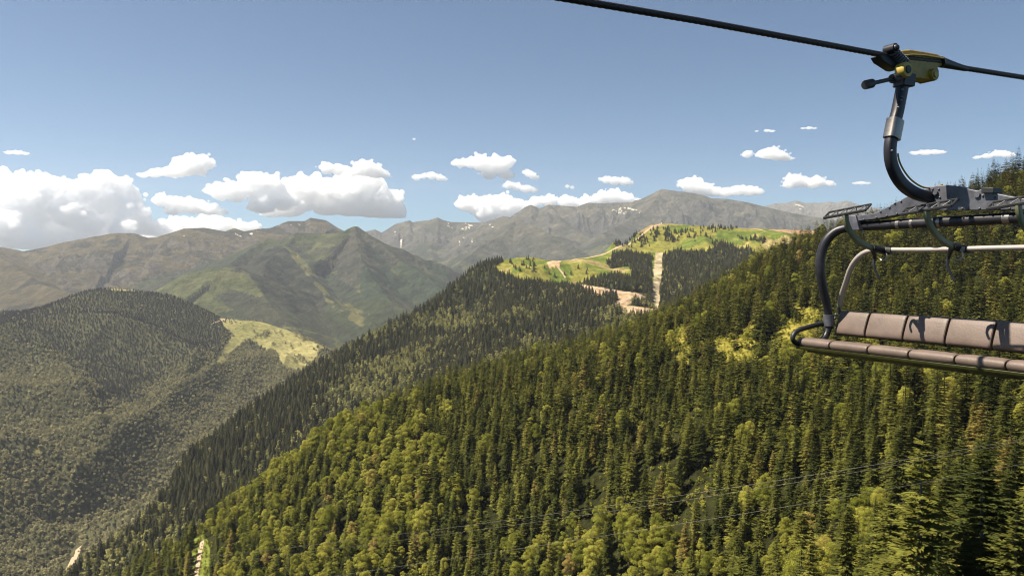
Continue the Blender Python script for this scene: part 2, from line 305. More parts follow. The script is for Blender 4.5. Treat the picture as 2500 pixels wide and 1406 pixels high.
def mat_new(name):
    m = bpy.data.materials.new(name); m.use_nodes = True; n = m.node_tree; b = n.nodes['Principled BSDF']; return m, n, b
def ground_mat(name, s1, s2, bump, bd):
    m, n, b = mat_new(name); L = n.links.new
    a = n.nodes.new('ShaderNodeAttribute'); a.attribute_name = 'tint'
    g = n.nodes.new('ShaderNodeNewGeometry')
    t1 = n.nodes.new('ShaderNodeTexNoise'); t1.inputs['Scale'].default_value = s1; t1.inputs['Detail'].default_value = 8; t1.inputs['Roughness'].default_value = .7
    t2 = n.nodes.new('ShaderNodeTexNoise'); t2.inputs['Scale'].default_value = s2; t2.inputs['Detail'].default_value = 9; t2.inputs['Roughness'].default_value = .65
    L(g.outputs['Position'], t1.inputs['Vector']); L(g.outputs['Position'], t2.inputs['Vector'])
    mr = n.nodes.new('ShaderNodeMapRange'); mr.inputs['From Min'].default_value = .3; mr.inputs['From Max'].default_value = .7; mr.inputs['To Min'].default_value = .45; mr.inputs['To Max'].default_value = 1.6
    L(t1.outputs['Fac'], mr.inputs['Value'])
    mx = n.nodes.new('ShaderNodeMix'); mx.data_type = 'RGBA'; mx.blend_type = 'MULTIPLY'; mx.inputs['Factor'].default_value = 1
    L(a.outputs['Color'], mx.inputs['A']); L(mr.outputs[0], mx.inputs['B']); L(mx.outputs['Result'], b.inputs['Base Color'])
    b.inputs['Roughness'].default_value = .95; b.inputs['Specular IOR Level'].default_value = 0
    bp = n.nodes.new('ShaderNodeBump'); bp.inputs['Strength'].default_value = bump; bp.inputs['Distance'].default_value = bd
    L(t2.outputs['Fac'], bp.inputs['Height']); L(bp.outputs[0], b.inputs['Normal'])
    return m
gm_near = ground_mat('soil_and_undergrowth', .25, .8, 1.0, 1.6)
gm_mid = ground_mat('meadow_and_forest_floor', .06, .05, .7, 5.0)
gm_far = ground_mat('rock_and_alpine_grass', .012, .014, 1.0, 90.0)
idx = np.arange(NT * NR).reshape(NT, NR)
Q = np.stack([idx[:-1, :-1], idx[1:, :-1], idx[1:, 1:], idx[:-1, 1:]], -1)
QL = np.maximum.reduce([GL[:-1, :-1], GL[1:, :-1], GL[1:, 1:], GL[:-1, 1:]])
VV = np.stack([GX, GY, GZ], -1).reshape(-1, 3); CC = col.reshape(-1, 3)
def terrain(name, ks, mat):
    q = Q[np.isin(QL, ks)].reshape(-1, 4); u, inv = np.unique(q, return_inverse=True)
    q = inv.reshape(-1, 4)[:, ::-1]
    o = bpy.data.objects.new(name, mesh_np(name, VV[u], q, CC[u], mat)); C.objects.link(o); o['kind'] = 'structure'
    return o
terrain('hillside', [0], gm_near); terrain('forest_ridge', [1], gm_mid); terrain('valley_hill', [2], gm_mid)
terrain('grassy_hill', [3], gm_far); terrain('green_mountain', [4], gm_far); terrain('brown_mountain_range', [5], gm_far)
terrain('rocky_mountain_range', [6], gm_far); terrain('distant_mountain_range', [7], gm_far)

# ------------------------------------------------------------------ tree meshes
def leaf_mat(name, c1, c2, tr, c3=None):
    m, n, b = mat_new(name); L = n.links.new; n.nodes.remove(b)
    oi = n.nodes.new('ShaderNodeObjectInfo'); rp = n.nodes.new('ShaderNodeValToRGB')
    rp.color_ramp.elements[0].color = (*c1, 1); rp.color_ramp.elements[1].color = (*c2, 1); rp.color_ramp.elements[0].position = .15
    rp.color_ramp.elements[1].position = .92
    if c3: e = rp.color_ramp.elements.new(1.0); e.color = (*c3, 1)
    L(oi.outputs['Random'], rp.inputs['Fac'])
    a = n.nodes.new('ShaderNodeAttribute'); a.attribute_name = 'tint'
    mx = n.nodes.new('ShaderNodeMix'); mx.data_type = 'RGBA'; mx.blend_type = 'MULTIPLY'; mx.inputs['Factor'].default_value = 1
    L(rp.outputs[0], mx.inputs['A']); L(a.outputs['Color'], mx.inputs['B'])
    d = n.nodes.new('ShaderNodeBsdfDiffuse'); t = n.nodes.new('ShaderNodeBsdfTranslucent'); ms = n.nodes.new('ShaderNodeMixShader')
    L(mx.outputs['Result'], d.inputs[0]); L(mx.outputs['Result'], t.inputs[0]); ms.inputs[0].default_value = tr
    L(d.outputs[0], ms.inputs[1]); L(t.outputs[0], ms.inputs[2]); L(ms.outputs[0], n.nodes['Material Output'].inputs[0])
    return m
M_fir = leaf_mat('fir_needles', (.042, .050, .014), (.135, .135, .028), .22, (.18, .14, .04))
M_beech = leaf_mat('broadleaf_foliage', (.19, .205, .036), (.38, .365, .075), .36, (.36, .27, .10))
M_fir_far = leaf_mat('far_fir_needles', (.026, .027, .017), (.060, .058, .028), .15)
M_beech_far = leaf_mat('far_broadleaf_foliage', (.20, .20, .08), (.38, .36, .15), .3)
M_hill_far = leaf_mat('valley_wood_foliage', (.19, .18, .10), (.37, .34, .19), .25)
M_hillfir = leaf_mat('valley_fir_needles', (.014, .013, .014), (.030, .027, .024), .10)
M_bark, n_, b_ = mat_new('bark'); b_.inputs['Base Color'].default_value = (.09, .07, .05, 1); b_.inputs['Roughness'].default_value = .9
tx = n_.nodes.new('ShaderNodeTexNoise'); tx.inputs['Scale'].default_value = 3; cr_ = n_.nodes.new('ShaderNodeValToRGB')
cr_.color_ramp.elements[0].color = (.04, .032, .024, 1); cr_.color_ramp.elements[1].color = (.17, .14, .11, 1)
n_.links.new(tx.outputs[0], cr_.inputs[0]); n_.links.new(cr_.outputs[0], b_.inputs['Base Color'])

def quads_mesh(name, V, n, cols, mat):
    V = np.asarray(V, np.float32).reshape(-1, 3); Fq = np.arange(len(V)).reshape(-1, n)
    return mesh_np(name, V, Fq, np.repeat(np.asarray(cols, np.float32), n, 0), mat, smooth=False)
def fir_crown(name, H, Rb, whorls, per, nodes, seed, mat, tw=1.0, wd=.24):
    r = np.random.default_rng(seed); V = []; Cc = []
    irr = r.uniform(.62, 1.25, 12); pw = r.uniform(.5, .85); gapz = r.uniform(.1, .8, 3)
    for wi in range(whorls):
        f = (wi + r.uniform(-.2, .2)) / (whorls - 1); f = min(max(f, 0), 1)
        z0 = H * (.10 + .90 * f)
        prof = (1 - f) ** pw * (1 - .35 * max(0, (.15 - f) / .15)) + .035
        for b in range(per):
            az = 2 * math.pi * (b + r.uniform(-.35, .35)) / per + wi * 2.4
            ln = Rb * prof * r.uniform(.72, 1.15) * irr[int((az % 6.28) / 6.28 * 12) % 12]
            if r.random() < (.45 if np.abs(gapz - f).min() < .03 else .07): continue
            lift = .30 * (1 - f) * -1 + .35 * f + r.uniform(-.12, .08)      # lower limbs droop, top ones rise
            dx, dy = math.cos(az), math.sin(az); tone = r.uniform(.7, 1.3)
            for k in range(nodes):
                s = (k + .6) / nodes; sag = -.16 * s * s * ln + (.10 * ln * max(0, s - .7))
                px_, py_, pz = dx * ln * s, dy * ln * s, z0 + lift * ln * s + sag
                tl = ln * (.46 * (1 - s) + .13) * r.uniform(.75, 1.25) * tw
                for sd_ in (-1, 1):
                    ang = az + sd_ * r.uniform(.55, .95)
                    ex, ey = math.cos(ang) * tl, math.sin(ang) * tl; ez = r.uniform(-.22, .02) * tl + lift * tl * .6
                    wv = max(.06, tl * wd)
                    qx, qy = -math.sin(ang) * wv, math.cos(ang) * wv; qz = r.uniform(-.5, .5) * wv
                    V += [(px_ - qx * .6, py_ - qy * .6, pz - qz * .4), (px_ + ex * .55 - qx, py_ + ey * .55 - qy, pz + ez * .5 - qz), (px_ + ex, py_ + ey, pz + ez), (px_ + ex * .5 + qx, py_ + ey * .5 + qy, pz + ez * .45 + qz)]
                    c = tone * r.uniform(.8, 1.25); Cc.append((c * r.uniform(.92, 1.12), c, c * .95))
            V += [(dx * ln * .75 - dy * .1, dy * ln * .75 + dx * .1, z0 + lift * ln * .75 - .1 * ln), (dx * ln * .8 + dy * .12, dy * ln * .8 - dx * .12, z0 + lift * ln * .8 - .1 * ln), (dx * ln * 1.06, dy * ln * 1.06, z0 + lift * ln - .1 * ln), (dx * ln * .95 - dy * .08 * ln, dy * ln * .95 + dx * .08 * ln, z0 + lift * ln * .95 - .1 * ln)]
            Cc.append((tone,) * 3)
    V += [(-.12, 0, H * .97), (.12, 0, H * .97), (.03, .05, H * 1.035), (-.03, 0, H * 1.035)]; Cc.append((1, 1, 1))
    return quads_mesh(name, V, 4, Cc, mat)
def trunk_mesh(name, H, r0, limbs=0, seed=0):
    r = np.random.default_rng(seed); V = []; Fc = []
    def tube(P, rad, n=6):
        b = len(V); P = [Vector(p) for p in P]
        for i, p in enumerate(P):
            d = (P[min(i + 1, len(P) - 1)] - P[max(i - 1, 0)]).normalized(); a = d.orthogonal().normalized(); c = d.cross(a)
            for k in range(n):
                t = 2 * math.pi * k / n; V.append(tuple(p + (a * math.cos(t) + c * math.sin(t)) * rad[i]))
        for i in range(len(P) - 1):
            for k in range(n): Fc.append((b + i * n + k, b + i * n + (k + 1) % n, b + (i + 1) * n + (k + 1) % n, b + (i + 1) * n + k))
    tube([(0, 0, -.6), (.05, 0, H * .3), (-.05, .04, H * .7), (0, 0, H * .90)], [r0 * 1.15, r0 * .8, r0 * .45, r0 * .06])
    for k in range(limbs):
        z = H * r.uniform(.28, .7); a = k * 2.4 + r.uniform(-.3, .3); l = H * r.uniform(.18, .3)
        tube([(0, 0, z), (math.cos(a) * l * .5, math.sin(a) * l * .5, z + l * .45), (math.cos(a) * l, math.sin(a) * l, z + l * .85)], [r0 * .35, r0 * .22, r0 * .06], 5)
    return mesh_np(name, np.array(V), np.array(Fc), None, M_bark)
def leafy_crown(name, H, Rb, lobes, leaves, size, seed, mat):
    r = np.random.default_rng(seed); V = []; Cc = []
    L = [(0, 0, H * .58, Rb * .45)]; br = r.uniform(0, 6.28)
    for k in range(lobes):
        a = k * 2.399 + r.uniform(-.4, .4); f = (k + .5) / lobes
        z = H * (.28 + .62 * f) + r.normal() * .7; rr = Rb * (math.sin(math.pi * min(1, .18 + .76 * f)) ** .7) * r.uniform(.35, 1.0)
        L.append((math.cos(a) * rr, math.sin(a) * rr, z, Rb * r.uniform(.18, .38)))
    L.append((0, 0, H * .88, Rb * .34))
    tot = sum(l[3] ** 2 for l in L)
    for (x, y, z, q) in L:
        tone = r.uniform(.82, 1.2)
        for i in range(max(4, int(leaves * q * q / tot))):
            d = r.normal(size=3); d /= np.linalg.norm(d)
            if d[2] < -.5: d[2] *= -.6; d /= np.linalg.norm(d)
            rad = q * r.uniform(.72, 1.08); c = np.array((x, y, z)) + d * rad * np.array((1, 1, .85))
            nrm = d + r.normal(size=3) * .6 + np.array((0, 0, .35)); nrm /= np.linalg.norm(nrm)
            t = np.cross(nrm, r.normal(size=3)); t /= np.linalg.norm(t) + 1e-9; bta = np.cross(nrm, t)
            s = size * r.uniform(.6, 1.3)
            V += [tuple(c - t * s * .5), tuple(c + bta * s * .32 - nrm * s * .1), tuple(c + t * s * .5), tuple(c - bta * s * .32)]
            cc = tone * r.uniform(.75, 1.25); Cc.append((cc * r.uniform(.95, 1.1), cc, cc * .9))
    return quads_mesh(name, V, 4, Cc, mat)
def far_fir(name, seed, mat):
    r = np.random.default_rng(seed); V = []; Cc = []; off = r.uniform(0, 6.28, 9); H = r.uniform(14.5, 19)
    for t in range(9):
        f = t / 9; z = 1.5 + H * f; rb = 4.7 * (1 - f) ** .66 * r.uniform(.85, 1.12) + .2; n = 9 if t < 6 else 6; ph = off[t]
        for k in range(n):
            a = ph + 2 * math.pi * (k + r.uniform(-.25, .25)) / n; q = rb * r.uniform(.6, 1.2); sw = 2.4 / n * q + .1
            zt = z + 3.4 * (1 - f) + .9; zb = z - .4 + r.uniform(-.7, .5)
            V += [(0, 0, zt), (math.cos(a) * q - math.sin(a) * sw, math.sin(a) * q + math.cos(a) * sw, zb), (math.cos(a) * q * 1.15 + math.sin(a) * sw * .4, math.sin(a) * q * 1.15 - math.cos(a) * sw * .4, zb - .3)]
            Cc.append((r.uniform(.7, 1.3),) * 3)
    return quads_mesh(name, V, 3, Cc, mat)
firs_near = [(fir_crown('fir_crown', 26, 4.4, 38, 10, 9, 65, M_fir, .95, .15), trunk_mesh('fir_trunk', 26, .36)), (fir_crown('fir_crown', 15, 4.0, 26, 10, 8, 66, M_fir, .95, .16), trunk_mesh('fir_trunk', 15, .24)),
             (fir_crown('fir_crown', 22, 3.6, 24, 8, 9, 67, M_fir, 1.0, .15), trunk_mesh('fir_trunk', 22, .32)), (fir_crown('fir_crown', 23, 4.9, 38, 10, 9, 1, M_fir, .95, .15), trunk_mesh('fir_trunk', 23, .34)), (fir_crown('fir_crown', 21, 5.0, 34, 10, 9, 2, M_fir, .95, .15), trunk_mesh('fir_trunk', 23, .34)),
             (fir_crown('fir_crown', 25, 4.6, 40, 9, 9, 3, M_fir, .95, .15), trunk_mesh('fir_trunk', 25, .36)), (fir_crown('fir_crown', 18, 4.2, 30, 10, 9, 4, M_fir, .95, .15), trunk_mesh('fir_trunk', 18, .28))]
beech_near = [(leafy_crown('beech_crown', 19, 5.2, 40, 17000, .30, 5, M_beech), trunk_mesh('beech_trunk', 17, .3, 9, 1)), (leafy_crown('beech_crown', 16, 4.6, 34, 15000, .29, 6, M_beech), trunk_mesh('beech_trunk', 14, .26, 8, 2)),
              (leafy_crown('beech_crown', 21, 4.8, 42, 17000, .30, 7, M_beech), trunk_mesh('beech_trunk', 19, .3, 9, 3))]
def src_coll(name, meshes):
    c = bpy.data.collections.new(name)          # source shapes only, never linked to the scene itself
    for i, me in enumerate(meshes):
        o = bpy.data.objects.new(name + '_%02d' % i, me); c.objects.link(o)
    return c
mid_fir = [fir_crown('fir_crown_mid', 26, 4.4, 24, 8, 4, 71, M_fir, 1.25), fir_crown('fir_crown_mid', 14, 4.0, 14, 8, 4, 72, M_fir, 1.25), fir_crown('fir_crown_mid', 22, 3.5, 17, 7, 4, 73, M_fir, 1.25), fir_crown('fir_crown_mid', 23, 4.9, 22, 8, 4, 11, M_fir, 1.25), fir_crown('fir_crown_mid', 20, 4.8, 20, 8, 4, 12, M_fir, 1.25), fir_crown('fir_crown_mid', 25, 4.5, 24, 7, 4, 13, M_fir, 1.25), fir_crown('fir_crown_mid', 17, 4.2, 17, 8, 4, 14, M_fir, 1.25)]
mid_beech = [leafy_crown('beech_crown_mid', 18, 5.2, 30, 3600, .64, 15, M_beech), leafy_crown('beech_crown_mid', 15, 4.7, 26, 3200, .62, 16, M_beech), leafy_crown('beech_crown_mid', 20, 4.8, 32, 3600, .64, 17, M_beech)]
far_f = [far_fir('fir_far', 21 + i, M_fir_far) for i in range(4)]
far_b = [leafy_crown('beech_far', 15, 4.6, 9, 230, 1.9, 31 + i, M_beech_far) for i in range(3)]
hill_f = [far_fir('hill_fir_far', 41 + i, M_hillfir) for i in range(3)]
hill_b = [leafy_crown('hill_beech_far', 12, 6.0, 6, 120, 3.2, 51 + i, M_hill_far) for i in range(3)]

def scatter_pts(r0, r1, a0, a1, sp, layer):
    xs = np.arange(-r1, r1, sp); ys = np.arange(0, r1, sp)
    X, Y = np.meshgrid(xs, ys); X = X + rng.uniform(-.48, .48, X.shape) * sp; Y = Y + rng.uniform(-.48, .48, Y.shape) * sp
    X, Y = X.ravel(), Y.ravel(); r = np.hypot(X, Y); t = np.degrees(np.arctan2(X, Y))
    m = (r > r0) & (r < r1) & (t > a0) & (t < a1); X, Y = X[m], Y[m]
    m = nearest(GL, X, Y) == layer; X, Y = X[m], Y[m]
    Z = sample(GZ, X, Y); hz = sample(HZ, X, Y); r = np.hypot(X, Y)
    m = (Z + 34) / r > hz; X, Y, Z = X[m], Y[m], Z[m]      # drop what stands far down behind a crest
    px, py = to_px(X, Y, Z + 12); m = (py < 1720) & (px > -250) & (px < 2800)
    return X[m], Y[m], Z[m]
def stuff(name, coll, X, Y, Z, S, I, label, SZ=None):
    me = bpy.data.meshes.new(name); n = len(X); me.vertices.add(n)
    me.vertices.foreach_set('co', np.stack([X, Y, Z], -1).astype(np.float32).ravel())
    for nm, v in (('siz', S), ('hgt', SZ if SZ is not None else S * rng.uniform(.88, 1.15, n)), ('rot', rng.uniform(0, 6.28, n))):
        a = me.attributes.new(nm, 'FLOAT', 'POINT'); a.data.foreach_set('value', np.asarray(v, np.float32))
    a = me.attributes.new('pick', 'INT', 'POINT'); a.data.foreach_set('value', np.asarray(I, np.int32))
    o = bpy.data.objects.new(name, me); C.objects.link(o); tag(o, label, 'forest', kind='stuff')
    g = bpy.data.node_groups.new(name, 'GeometryNodeTree'); N = g.nodes.new; L = g.links.new
    g.interface.new_socket('Geometry', in_out='INPUT', socket_type='NodeSocketGeometry'); g.interface.new_socket('Geometry', in_out='OUTPUT', socket_type='NodeSocketGeometry')
    gi = N('NodeGroupInput'); go = N('NodeGroupOutput'); ip = N('GeometryNodeInstanceOnPoints'); ci = N('GeometryNodeCollectionInfo')
    ci.inputs['Collection'].default_value = coll; ci.inputs['Separate Children'].default_value = True; ci.inputs['Reset Children'].default_value = True
    def at(nm, ty):
        q = N('GeometryNodeInputNamedAttribute'); q.data_type = ty; q.inputs['Name'].default_value = nm; return q.outputs['Attribute']
    cs = N('ShaderNodeCombineXYZ'); cr = N('ShaderNodeCombineXYZ'); a1 = at('siz', 'FLOAT')
    L(a1, cs.inputs[0]); L(a1, cs.inputs[1]); L(at('hgt', 'FLOAT'), cs.inputs[2]); L(at('rot', 'FLOAT'), cr.inputs[2])
    L(gi.outputs[0], ip.inputs['Points']); L(ci.outputs[0], ip.inputs['Instance']); ip.inputs['Pick Instance'].default_value = True
    L(at('pick', 'INT'), ip.inputs['Instance Index']); L(cr.outputs[0], ip.inputs['Rotation']); L(cs.outputs[0], ip.inputs['Scale'])
    L(ip.outputs[0], go.inputs[0])
    md_ = o.modifiers.new('trees', 'NODES'); md_.node_group = g
    return o

# --- near slope
X, Y, Z = scatter_pts(60, 1150, -44, 46, 5.9, 0)
gpx, gpy = to_px(X, Y, Z); n = len(X)
keep = ~nearest(clear0, X, Y).astype(bool); gap = fbm(X / 38, Y / 38, 2, 401)
keep &= ~((gap > .73)); gap2 = fbm(X / 14, Y / 14, 2, 402); keep &= gap2 < .78; keep |= nearest(clear0, X, Y) & (rng.random(n) < .06) & ~nearest(clearP, X, Y)
X, Y, Z, gpx, gpy = [v[keep] for v in (X, Y, Z, gpx, gpy)]; n = len(X)
belt = sstep(1150, 950, gpx) * sstep(980, 1120, gpy) * sstep(500, 640, gpx + (gpy - 1100) * .4) + sstep(1180, 1330, gpy) * sstep(1100, 1250, gpx) * sstep(2350, 2050, gpx) * .85
patch = fbm(X / 55, Y / 55, 3, 411)
pb = np.clip(.05 + belt * .66 + (patch - .5) * (1.5 * np.clip(belt, 0, 1) + .30), .012, .92)
isb = rng.random(n) < pb
dist = np.hypot(X, Y); size = (.32 + .74 * rng.beta(2.2, 1.6, n)) * (1 + .4 * (patch - .5)); size[isb] *= rng.uniform(.75, 1.08, isb.sum()) * (.66 + .34 * sstep(180, 420, dist[isb]))
tpx, tpy = to_px(X, Y, Z + 20 * size)
seen = (tpx > -20) & (tpx < 2520) & (tpy < 1400) & (tpy > 0)
def individuals(mask, lib, name, label, cat, group, N=300):
    ii = np.where(mask & seen)[0]; ii = ii[np.argsort(-(size[ii] / dist[ii]))][:N]
    part = name.split('_')[0]
    for i in ii:
        k = int(rng.integers(len(lib)))
        e = bpy.data.objects.new(name, None); C.objects.link(e); e.empty_display_size = 2
        e.location = (X[i], Y[i], Z[i]); e.rotation_euler = (rng.normal() * .02, rng.normal() * .02, rng.uniform(0, 6.28)); s = size[i]
        e.scale = (s * rng.uniform(.88, 1.12), s * rng.uniform(.88, 1.12), s * rng.uniform(.92, 1.1)); tag(e, label, cat, group)
        for nm, me in (('crown', lib[k][0]), ('trunk', lib[k][1])):
            c = bpy.data.objects.new(nm, me); C.objects.link(c); c.parent = e
    used = np.zeros(n, bool); used[ii] = True
    return used
u1 = individuals(~isb, firs_near, 'fir_tree', 'tall dark green fir packed in the forest on the slope below the chairlift', 'fir tree', 'firs on the slope below the chairlift')
u2 = individuals(isb, beech_near, 'beech_tree', 'round yellow green broadleaf tree among the firs below the chairlift', 'broadleaf tree', 'broadleaf trees on the slope below the chairlift')
m = ~isb & ~u1; stuff('fir_forest', src_coll('mid_fir', mid_fir), X[m], Y[m], Z[m], size[m], rng.integers(0, 7, m.sum()), 'dense dark fir forest covering the slope up to the skyline')
m = isb & ~u2; stuff('beech_forest', src_coll('mid_beech', mid_beech), X[m], Y[m], Z[m], size[m], rng.integers(0, 3, m.sum()), 'yellow green broadleaf patches mixed into the fir slope')
print('near trees', n)
XS, YS, ZS = scatter_pts(60, 1000, -44, 46, 3.1, 0); mk = (nearest(clear0, XS, YS).astype(bool) & (rng.random(len(XS)) < .6)) | (fbm(XS / 38, YS / 38, 2, 401) > .72) | ((np.hypot(XS, YS) < 420) & (rng.random(len(XS)) < .22)); XS, YS, ZS = XS[mk], YS[mk], ZS[mk]
SHR = (XS, YS, ZS)
# --- ridge across
X, Y, Z = scatter_pts(850, 2650, -44, 46, 7.9, 1)
gpx, gpy = to_px(X, Y, Z); n = len(X)
open_ = (nearest(md, X, Y) | inside(SCAR, gpx, gpy) | inside(STRIP, gpx, gpy))
patch = fbm(X / 120, Y / 120, 3, 421); rr = rng.random(n)
keep = ~open_ & (gpx < 2300)
X, Y, Z, gpx, gpy, patch = [v[keep] for v in (X, Y, Z, gpx, gpy, patch)]; n = len(X)
pb = .04 + .72 * sstep(0, 1, (gpy - 690) / 190) * sstep(650, 1050, gpx) * sstep(1620, 1500, gpx) + .22 * sstep(1000, 1300, gpy) + .08 * sstep(1450, 1650, gpx) * sstep(610, 700, gpy)
pb = np.clip(pb * (.3 + 1.7 * sstep(.4, .62, patch)), .01, .8)
isb = rng.random(n) < pb; S = .5 + .7 * rng.beta(2.2, 1.6, n); S[isb] *= rng.uniform(.7, 1.0, isb.sum())
S *= np.where((gpy < 700), .75, 1.0)
I = np.where(isb, rng.integers(4, 7, n), rng.integers(0, 4, n))
stuff('ridge_forest', src_coll('ridge_tree', far_f + far_b), X, Y, Z, S, I, 'mixed dark forest on the middle ridge below the grassy summit')
print('ridge trees', n)
q_ = stuff('undergrowth', src_coll('shrub', [leafy_crown('shrub', 14, 6, 12, 500, 1.6, 91 + i, M_beech) for i in range(3)]), *SHR, rng.uniform(.07, .2, len(SHR[0])), rng.integers(0, 3, len(SHR[0])), 'low yellow green bushes scattered in the grassy forest clearings'); q_['category'] = 'bushes'
# --- meadow firs on the grassy summit, each a tree of its own
def meadow_tree(px, py, s, lab):
    j = np.argmin(np.where((GL == 1) & VIS, (PX - px) ** 2 + (PY - py) ** 2, 1e9)); i = np.unravel_index(j, GX.shape)
    me = far_f[int(rng.integers(4))]
    o = bpy.data.objects.new('mountain_pine', me); C.objects.link(o); o.location = (GX[i], GY[i], GZ[i] - .3); o.scale = (s, s, s * rng.uniform(.8, 1.05)); o.rotation_euler.z = rng.uniform(0, 6.28)
    tag(o, lab, 'pine tree', 'small pines dotted over the grassy summit'); return o
spots = []
for poly, cnt in (([(1595,560),(1606,556),(1612,575),(1600,590),(1592,585)], 26), ([(1618,556),(1632,554),(1650,590),(1645,600),(1625,588)], 44), ([(1560,570),(1590,560),(1590,592),(1556,590)], 22), ([(1640,560),(1680,558),(1690,585),(1650,590)], 22),
                  ([(1680,548),(1760,552),(1740,585),(1690,590)], 20), ([(1728,552),(1800,556),(1800,562),(1728,562)], 34), ([(1790,575),(1870,580),(1865,596),(1800,586)], 30), ([(1240,636),(1310,632),(1310,665),(1250,662)], 22), ([(1310,640),(1440,660),(1440,676),(1320,676)], 8),
                  ([(1505,600),(1560,584),(1590,602),(1540,606)], 22), ([(1495,596),(1543,560),(1550,575),(1505,603)], 40)):
    P = np.array(poly); c = 0
    while c < cnt:
        x = rng.uniform(P[:, 0].min(), P[:, 0].max()); y = rng.uniform(P[:, 1].min(), P[:, 1].max())
        if inside(poly, np.array([x]), np.array([y]))[0]: spots.append((x, y)); c += 1
for (x, y) in spots: meadow_tree(x, y, rng.uniform(.5, .85), 'small dark pine standing on the grassy summit meadow')
# --- valley hill woods
X, Y, Z = scatter_pts(1250, 4000, -44, 10, 9.2, 2)
gpx, gpy = to_px(X, Y, Z); hgm = nearest(hg, X, Y); keep = ~hgm | (rng.random(len(X)) < .02 + .5 * (fbm(X / 70, Y / 70, 3, 437) > .62)) ; keep &= ~inside([(140,1425),(178,1335),(200,1330),(186,1430)], gpx, gpy)
X, Y, Z, gpx, gpy = [v[keep] for v in (X, Y, Z, gpx, gpy)]; n = len(X)
pn = fbm(X / 260, Y / 260, 3, 431)
jx, jy = gpx + 60 * (pn - .5) + rng.normal(size=n) * 9, gpy + 60 * (fbm(X / 150, Y / 150, 3, 433) - .5) + rng.normal(size=n) * 9
con = inside(CONZ, jx, jy) * .92 + .05 + .5 * (fbm(X / 180, Y / 180, 3, 435) > .66)
isf = rng.random(n) < np.clip(con * 1.1, .03, .97); S = rng.uniform(.5, 1.0, n); S[isf] *= .72
I = np.where(isf, rng.integers(0, 3, n), rng.integers(3, 6, n))
stuff('valley_woodland', src_coll('valley_tree', hill_f + hill_b), X, Y, Z - .5, S, I, 'wooded hill across the deep valley, dark firs above paler broadleaf woods')
print('hill trees', n)

#@@ROADS
# ------------------------------------------------------------------ tracks draped on the ridge
def ground_at(px, py, layer):
    j = np.argmin(np.where((GL == layer) & VIS, (PX - px) ** 2 + (PY - py) ** 2, 1e9)); i = np.unravel_index(j, GX.shape); return GX[i], GY[i]
M_track, n_, b_ = mat_new('pale_dirt_track'); t_ = n_.nodes.new('ShaderNodeTexNoise'); t_.inputs['Scale'].default_value = .3; t_.inputs['Detail'].default_value = 6
g_ = n_.nodes.new('ShaderNodeNewGeometry'); rp_ = n_.nodes.new('ShaderNodeValToRGB'); rp_.color_ramp.elements[0].color = (.26, .18, .11, 1); rp_.color_ramp.elements[1].color = (.42, .31, .20, 1)
n_.links.new(g_.outputs['Position'], t_.inputs['Vector']); n_.links.new(t_.outputs[0], rp_.inputs[0]); n_.links.new(rp_.outputs[0], b_.inputs['Base Color']); b_.inputs['Roughness'].default_value = .95
def track(name, pts, layer, width, lift=.5):
    P = np.array([ground_at(x, y, layer) for x, y in pts]); d = np.r_[0, np.cumsum(np.hypot(*np.diff(P, axis=0).T))]
    s = np.arange(0, d[-1], 6.0); X = np.interp(s, d, P[:, 0]); Y = np.interp(s, d, P[:, 1])
    k = np.ones(5) / 5
    if len(X) > 12: X[2:-2] = np.convolve(X, k, 'valid'); Y[2:-2] = np.convolve(Y, k, 'valid')
    tx, ty = np.gradient(X), np.gradient(Y); l = np.hypot(tx, ty) + 1e-6; nx, ny = -ty / l, tx / l; V = []
    wv = width * (.85 + .3 * fbm(s / 40, s * 0, 2, 77))
    for f in (-1, -.5, 0, .5, 1):
        x = X + nx * wv * f / 2; y = Y + ny * wv * f / 2; V.append(np.stack([x, y, sample(GZ, x, y) + lift], 1))
    V = np.stack(V, 1); m = V.shape[1]; ii = np.arange(V.shape[0] * m).reshape(-1, m)
    q = np.stack([ii[:-1, :-1], ii[:-1, 1:], ii[1:, 1:], ii[1:, :-1]], -1).reshape(-1, 4)
    o = bpy.data.objects.new(name, mesh_np(name, V.reshape(-1, 3), q, None, M_track)); C.objects.link(o); o['kind'] = 'structure'
track('dirt_track', [(1340,648),(1368,638),(1404,633),(1430,631),(1459,625),(1485,615),(1513,603),(1540,592),(1559,584),(1575,568),(1595,553),(1615,547)], 1, 8)
track('dirt_track', [(1358,650),(1366,660),(1376,672),(1380,680)], 1, 5)
track('dirt_track', [(1396,692),(1420,699),(1453,704),(1485,709),(1522,716),(1559,721),(1574,727),(1560,731),(1545,728),(1501,746),(1531,751),(1574,757),(1600,757)], 1, 11)
track('dirt_track', [(1800,556),(1850,560),(1900,566),(1940,570)], 1, 7)
track('forest_track', [(478,1430),(481,1400),(484,1375),(488,1345),(495,1312)], 0, 3.2, .3)
track('valley_track', [(148,1410),(160,1396),(172,1380),(183,1358),(193,1336)], 2, 12)
track('hill_path', [(520,790),(550,772),(572,762),(585,766)], 2, 7)
